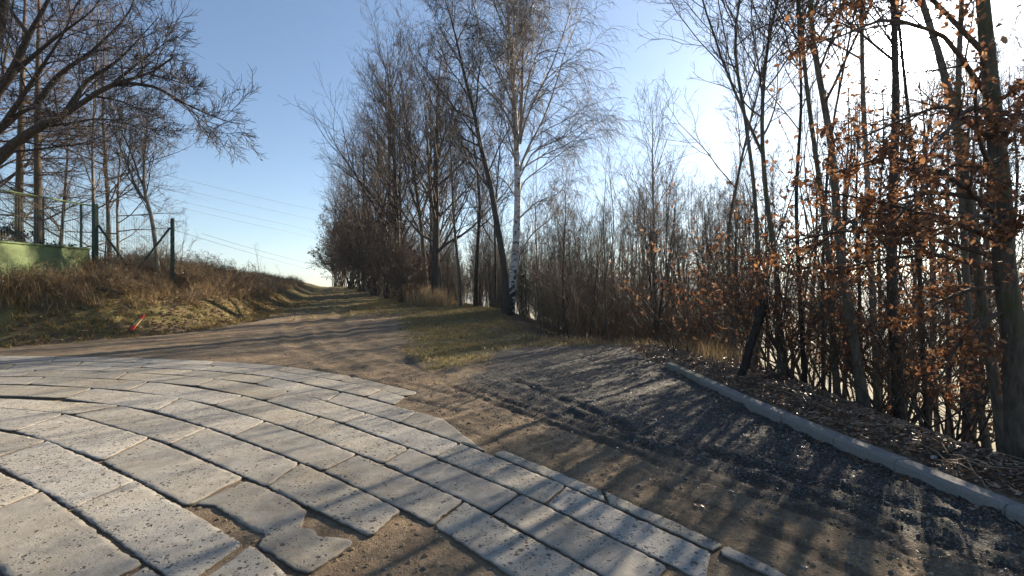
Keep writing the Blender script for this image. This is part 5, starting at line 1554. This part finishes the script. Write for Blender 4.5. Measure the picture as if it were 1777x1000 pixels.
v, t = flat_leaves(fx, fy, rng.uniform(0.02, 0.07, len(fx)), rng, 0.008); b.add(v, None, t)
tag(link("fallen_leaves", b.mesh("fallen_leaves", M_LITTER, False)), kind='stuff')

# loose stones on the gravel and crumbs on the dirt
ico = bmesh.new(); bmesh.ops.create_icosphere(ico, subdivisions=1, radius=1.0)
IV = np.array([v.co[:] for v in ico.verts]); IF = np.array([[v.index for v in f.verts] for f in ico.faces]); ico.free()
def stones(x, y, size, rng, sink=0.3):
    N = len(x)
    z = land(x, y)[0]
    sc = size[:, None, None] * rng.uniform(0.55, 1.2, (N, 1, 3)) * np.array([1, 1, 0.62])
    v = IV[None] * sc * (1 + rng.normal(0, 0.16, (N, 12, 1)))
    a = rng.random(N) * 6.283; ca, sa = np.cos(a)[:, None], np.sin(a)[:, None]
    X = v[..., 0] * ca - v[..., 1] * sa; Y = v[..., 0] * sa + v[..., 1] * ca
    v = np.stack([X + x[:, None], Y + y[:, None], v[..., 2] + (z + size * 0.62 * (0.5 - sink))[:, None]], -1)
    t = (np.arange(N) * 12)[:, None, None] + IF[None]
    return v.reshape(-1, 3), t.reshape(-1, 3)
b = Buf()
sx, sy = scatter(40000, (-1.2, 3.5), (2.2, 13.5), lambda x, y, m: (rng.random(len(x)) < m['gravel'] * 1.1) & (rng.random(len(x)) < np.clip(1.15 - y / 14, 0.2, 1)), rng)
sx, sy = sx[:14000], sy[:14000]
v, t = stones(sx, sy, 0.004 + 0.014 * rng.random(len(sx)) ** 4, rng); b.add(v, None, t)
sx, sy = scatter(900, (3.3, 4.5), (2, 11), lambda x, y, m: m['k'] > 0.2, rng)
v, t = stones(sx, sy, 0.008 + 0.03 * rng.random(len(sx)) ** 4, rng); b.add(v, None, t)
sx, sy = scatter(2500, (-9, 3.3), (2.1, 16), lambda x, y, m: (m['grass'] < 0.4) & (m['gravel'] < 0.4) & (m['q'] < 0) & (m['k'] < 0) & (clumpy(x, y, 1.2, 70) > 0.45), rng)
v, t = stones(sx, sy, 0.004 + 0.020 * rng.random(len(sx)) ** 4, rng); b.add(v, None, t)
tag(link("loose_stones", b.mesh("loose_stones", M_STONE, False)), kind='stuff')
b = Buf()
sx, sy = scatter(32000, (-7, 3.3), (2.1, 14), lambda x, y, m: (m['grass'] < 0.6) & (m['gravel'] < 0.7) & (m['q'] < 0) & (m['k'] < 0) & (rng.random(len(x)) < np.clip(1.2 - y / 10, 0.15, 1)) & (clumpy(x, y, 1.6, 71) > 0.35), rng)
v, t = stones(sx, sy, 0.003 + 0.017 * rng.random(len(sx)) ** 3, rng); b.add(v, None, t)
tag(link("dirt_crumbs", b.mesh("dirt_crumbs", M_CLOD, False)), kind='stuff')

# dead sticks on the litter
b = Buf()
N = 160
sx = rng.uniform(3.5, 4.9, N); sy = rng.uniform(2.2, 12.5, N)
sz = land(sx, sy)[0] + 0.02
a = rng.random(N) * 6.283; ln = rng.uniform(0.12, 0.6, N)
P = np.zeros((N, 5, 3))
for k in range(5):
    f = (k / 4 - 0.5) * ln
    P[:, k, 0] = sx + np.cos(a) * f + rng.normal(0, 0.01, N); P[:, k, 1] = sy + np.sin(a) * f + rng.normal(0, 0.01, N)
    P[:, k, 2] = land(P[:, k, 0], P[:, k, 1])[0] + 0.012 + rng.random(N) * 0.03
b.add(*tube_arrays(P, np.tile(np.linspace(0.006, 0.0025, 5), (N, 1)), 4))
tag(link("dead_sticks", b.mesh("dead_sticks", M_TWIG_PALE)), kind='stuff')
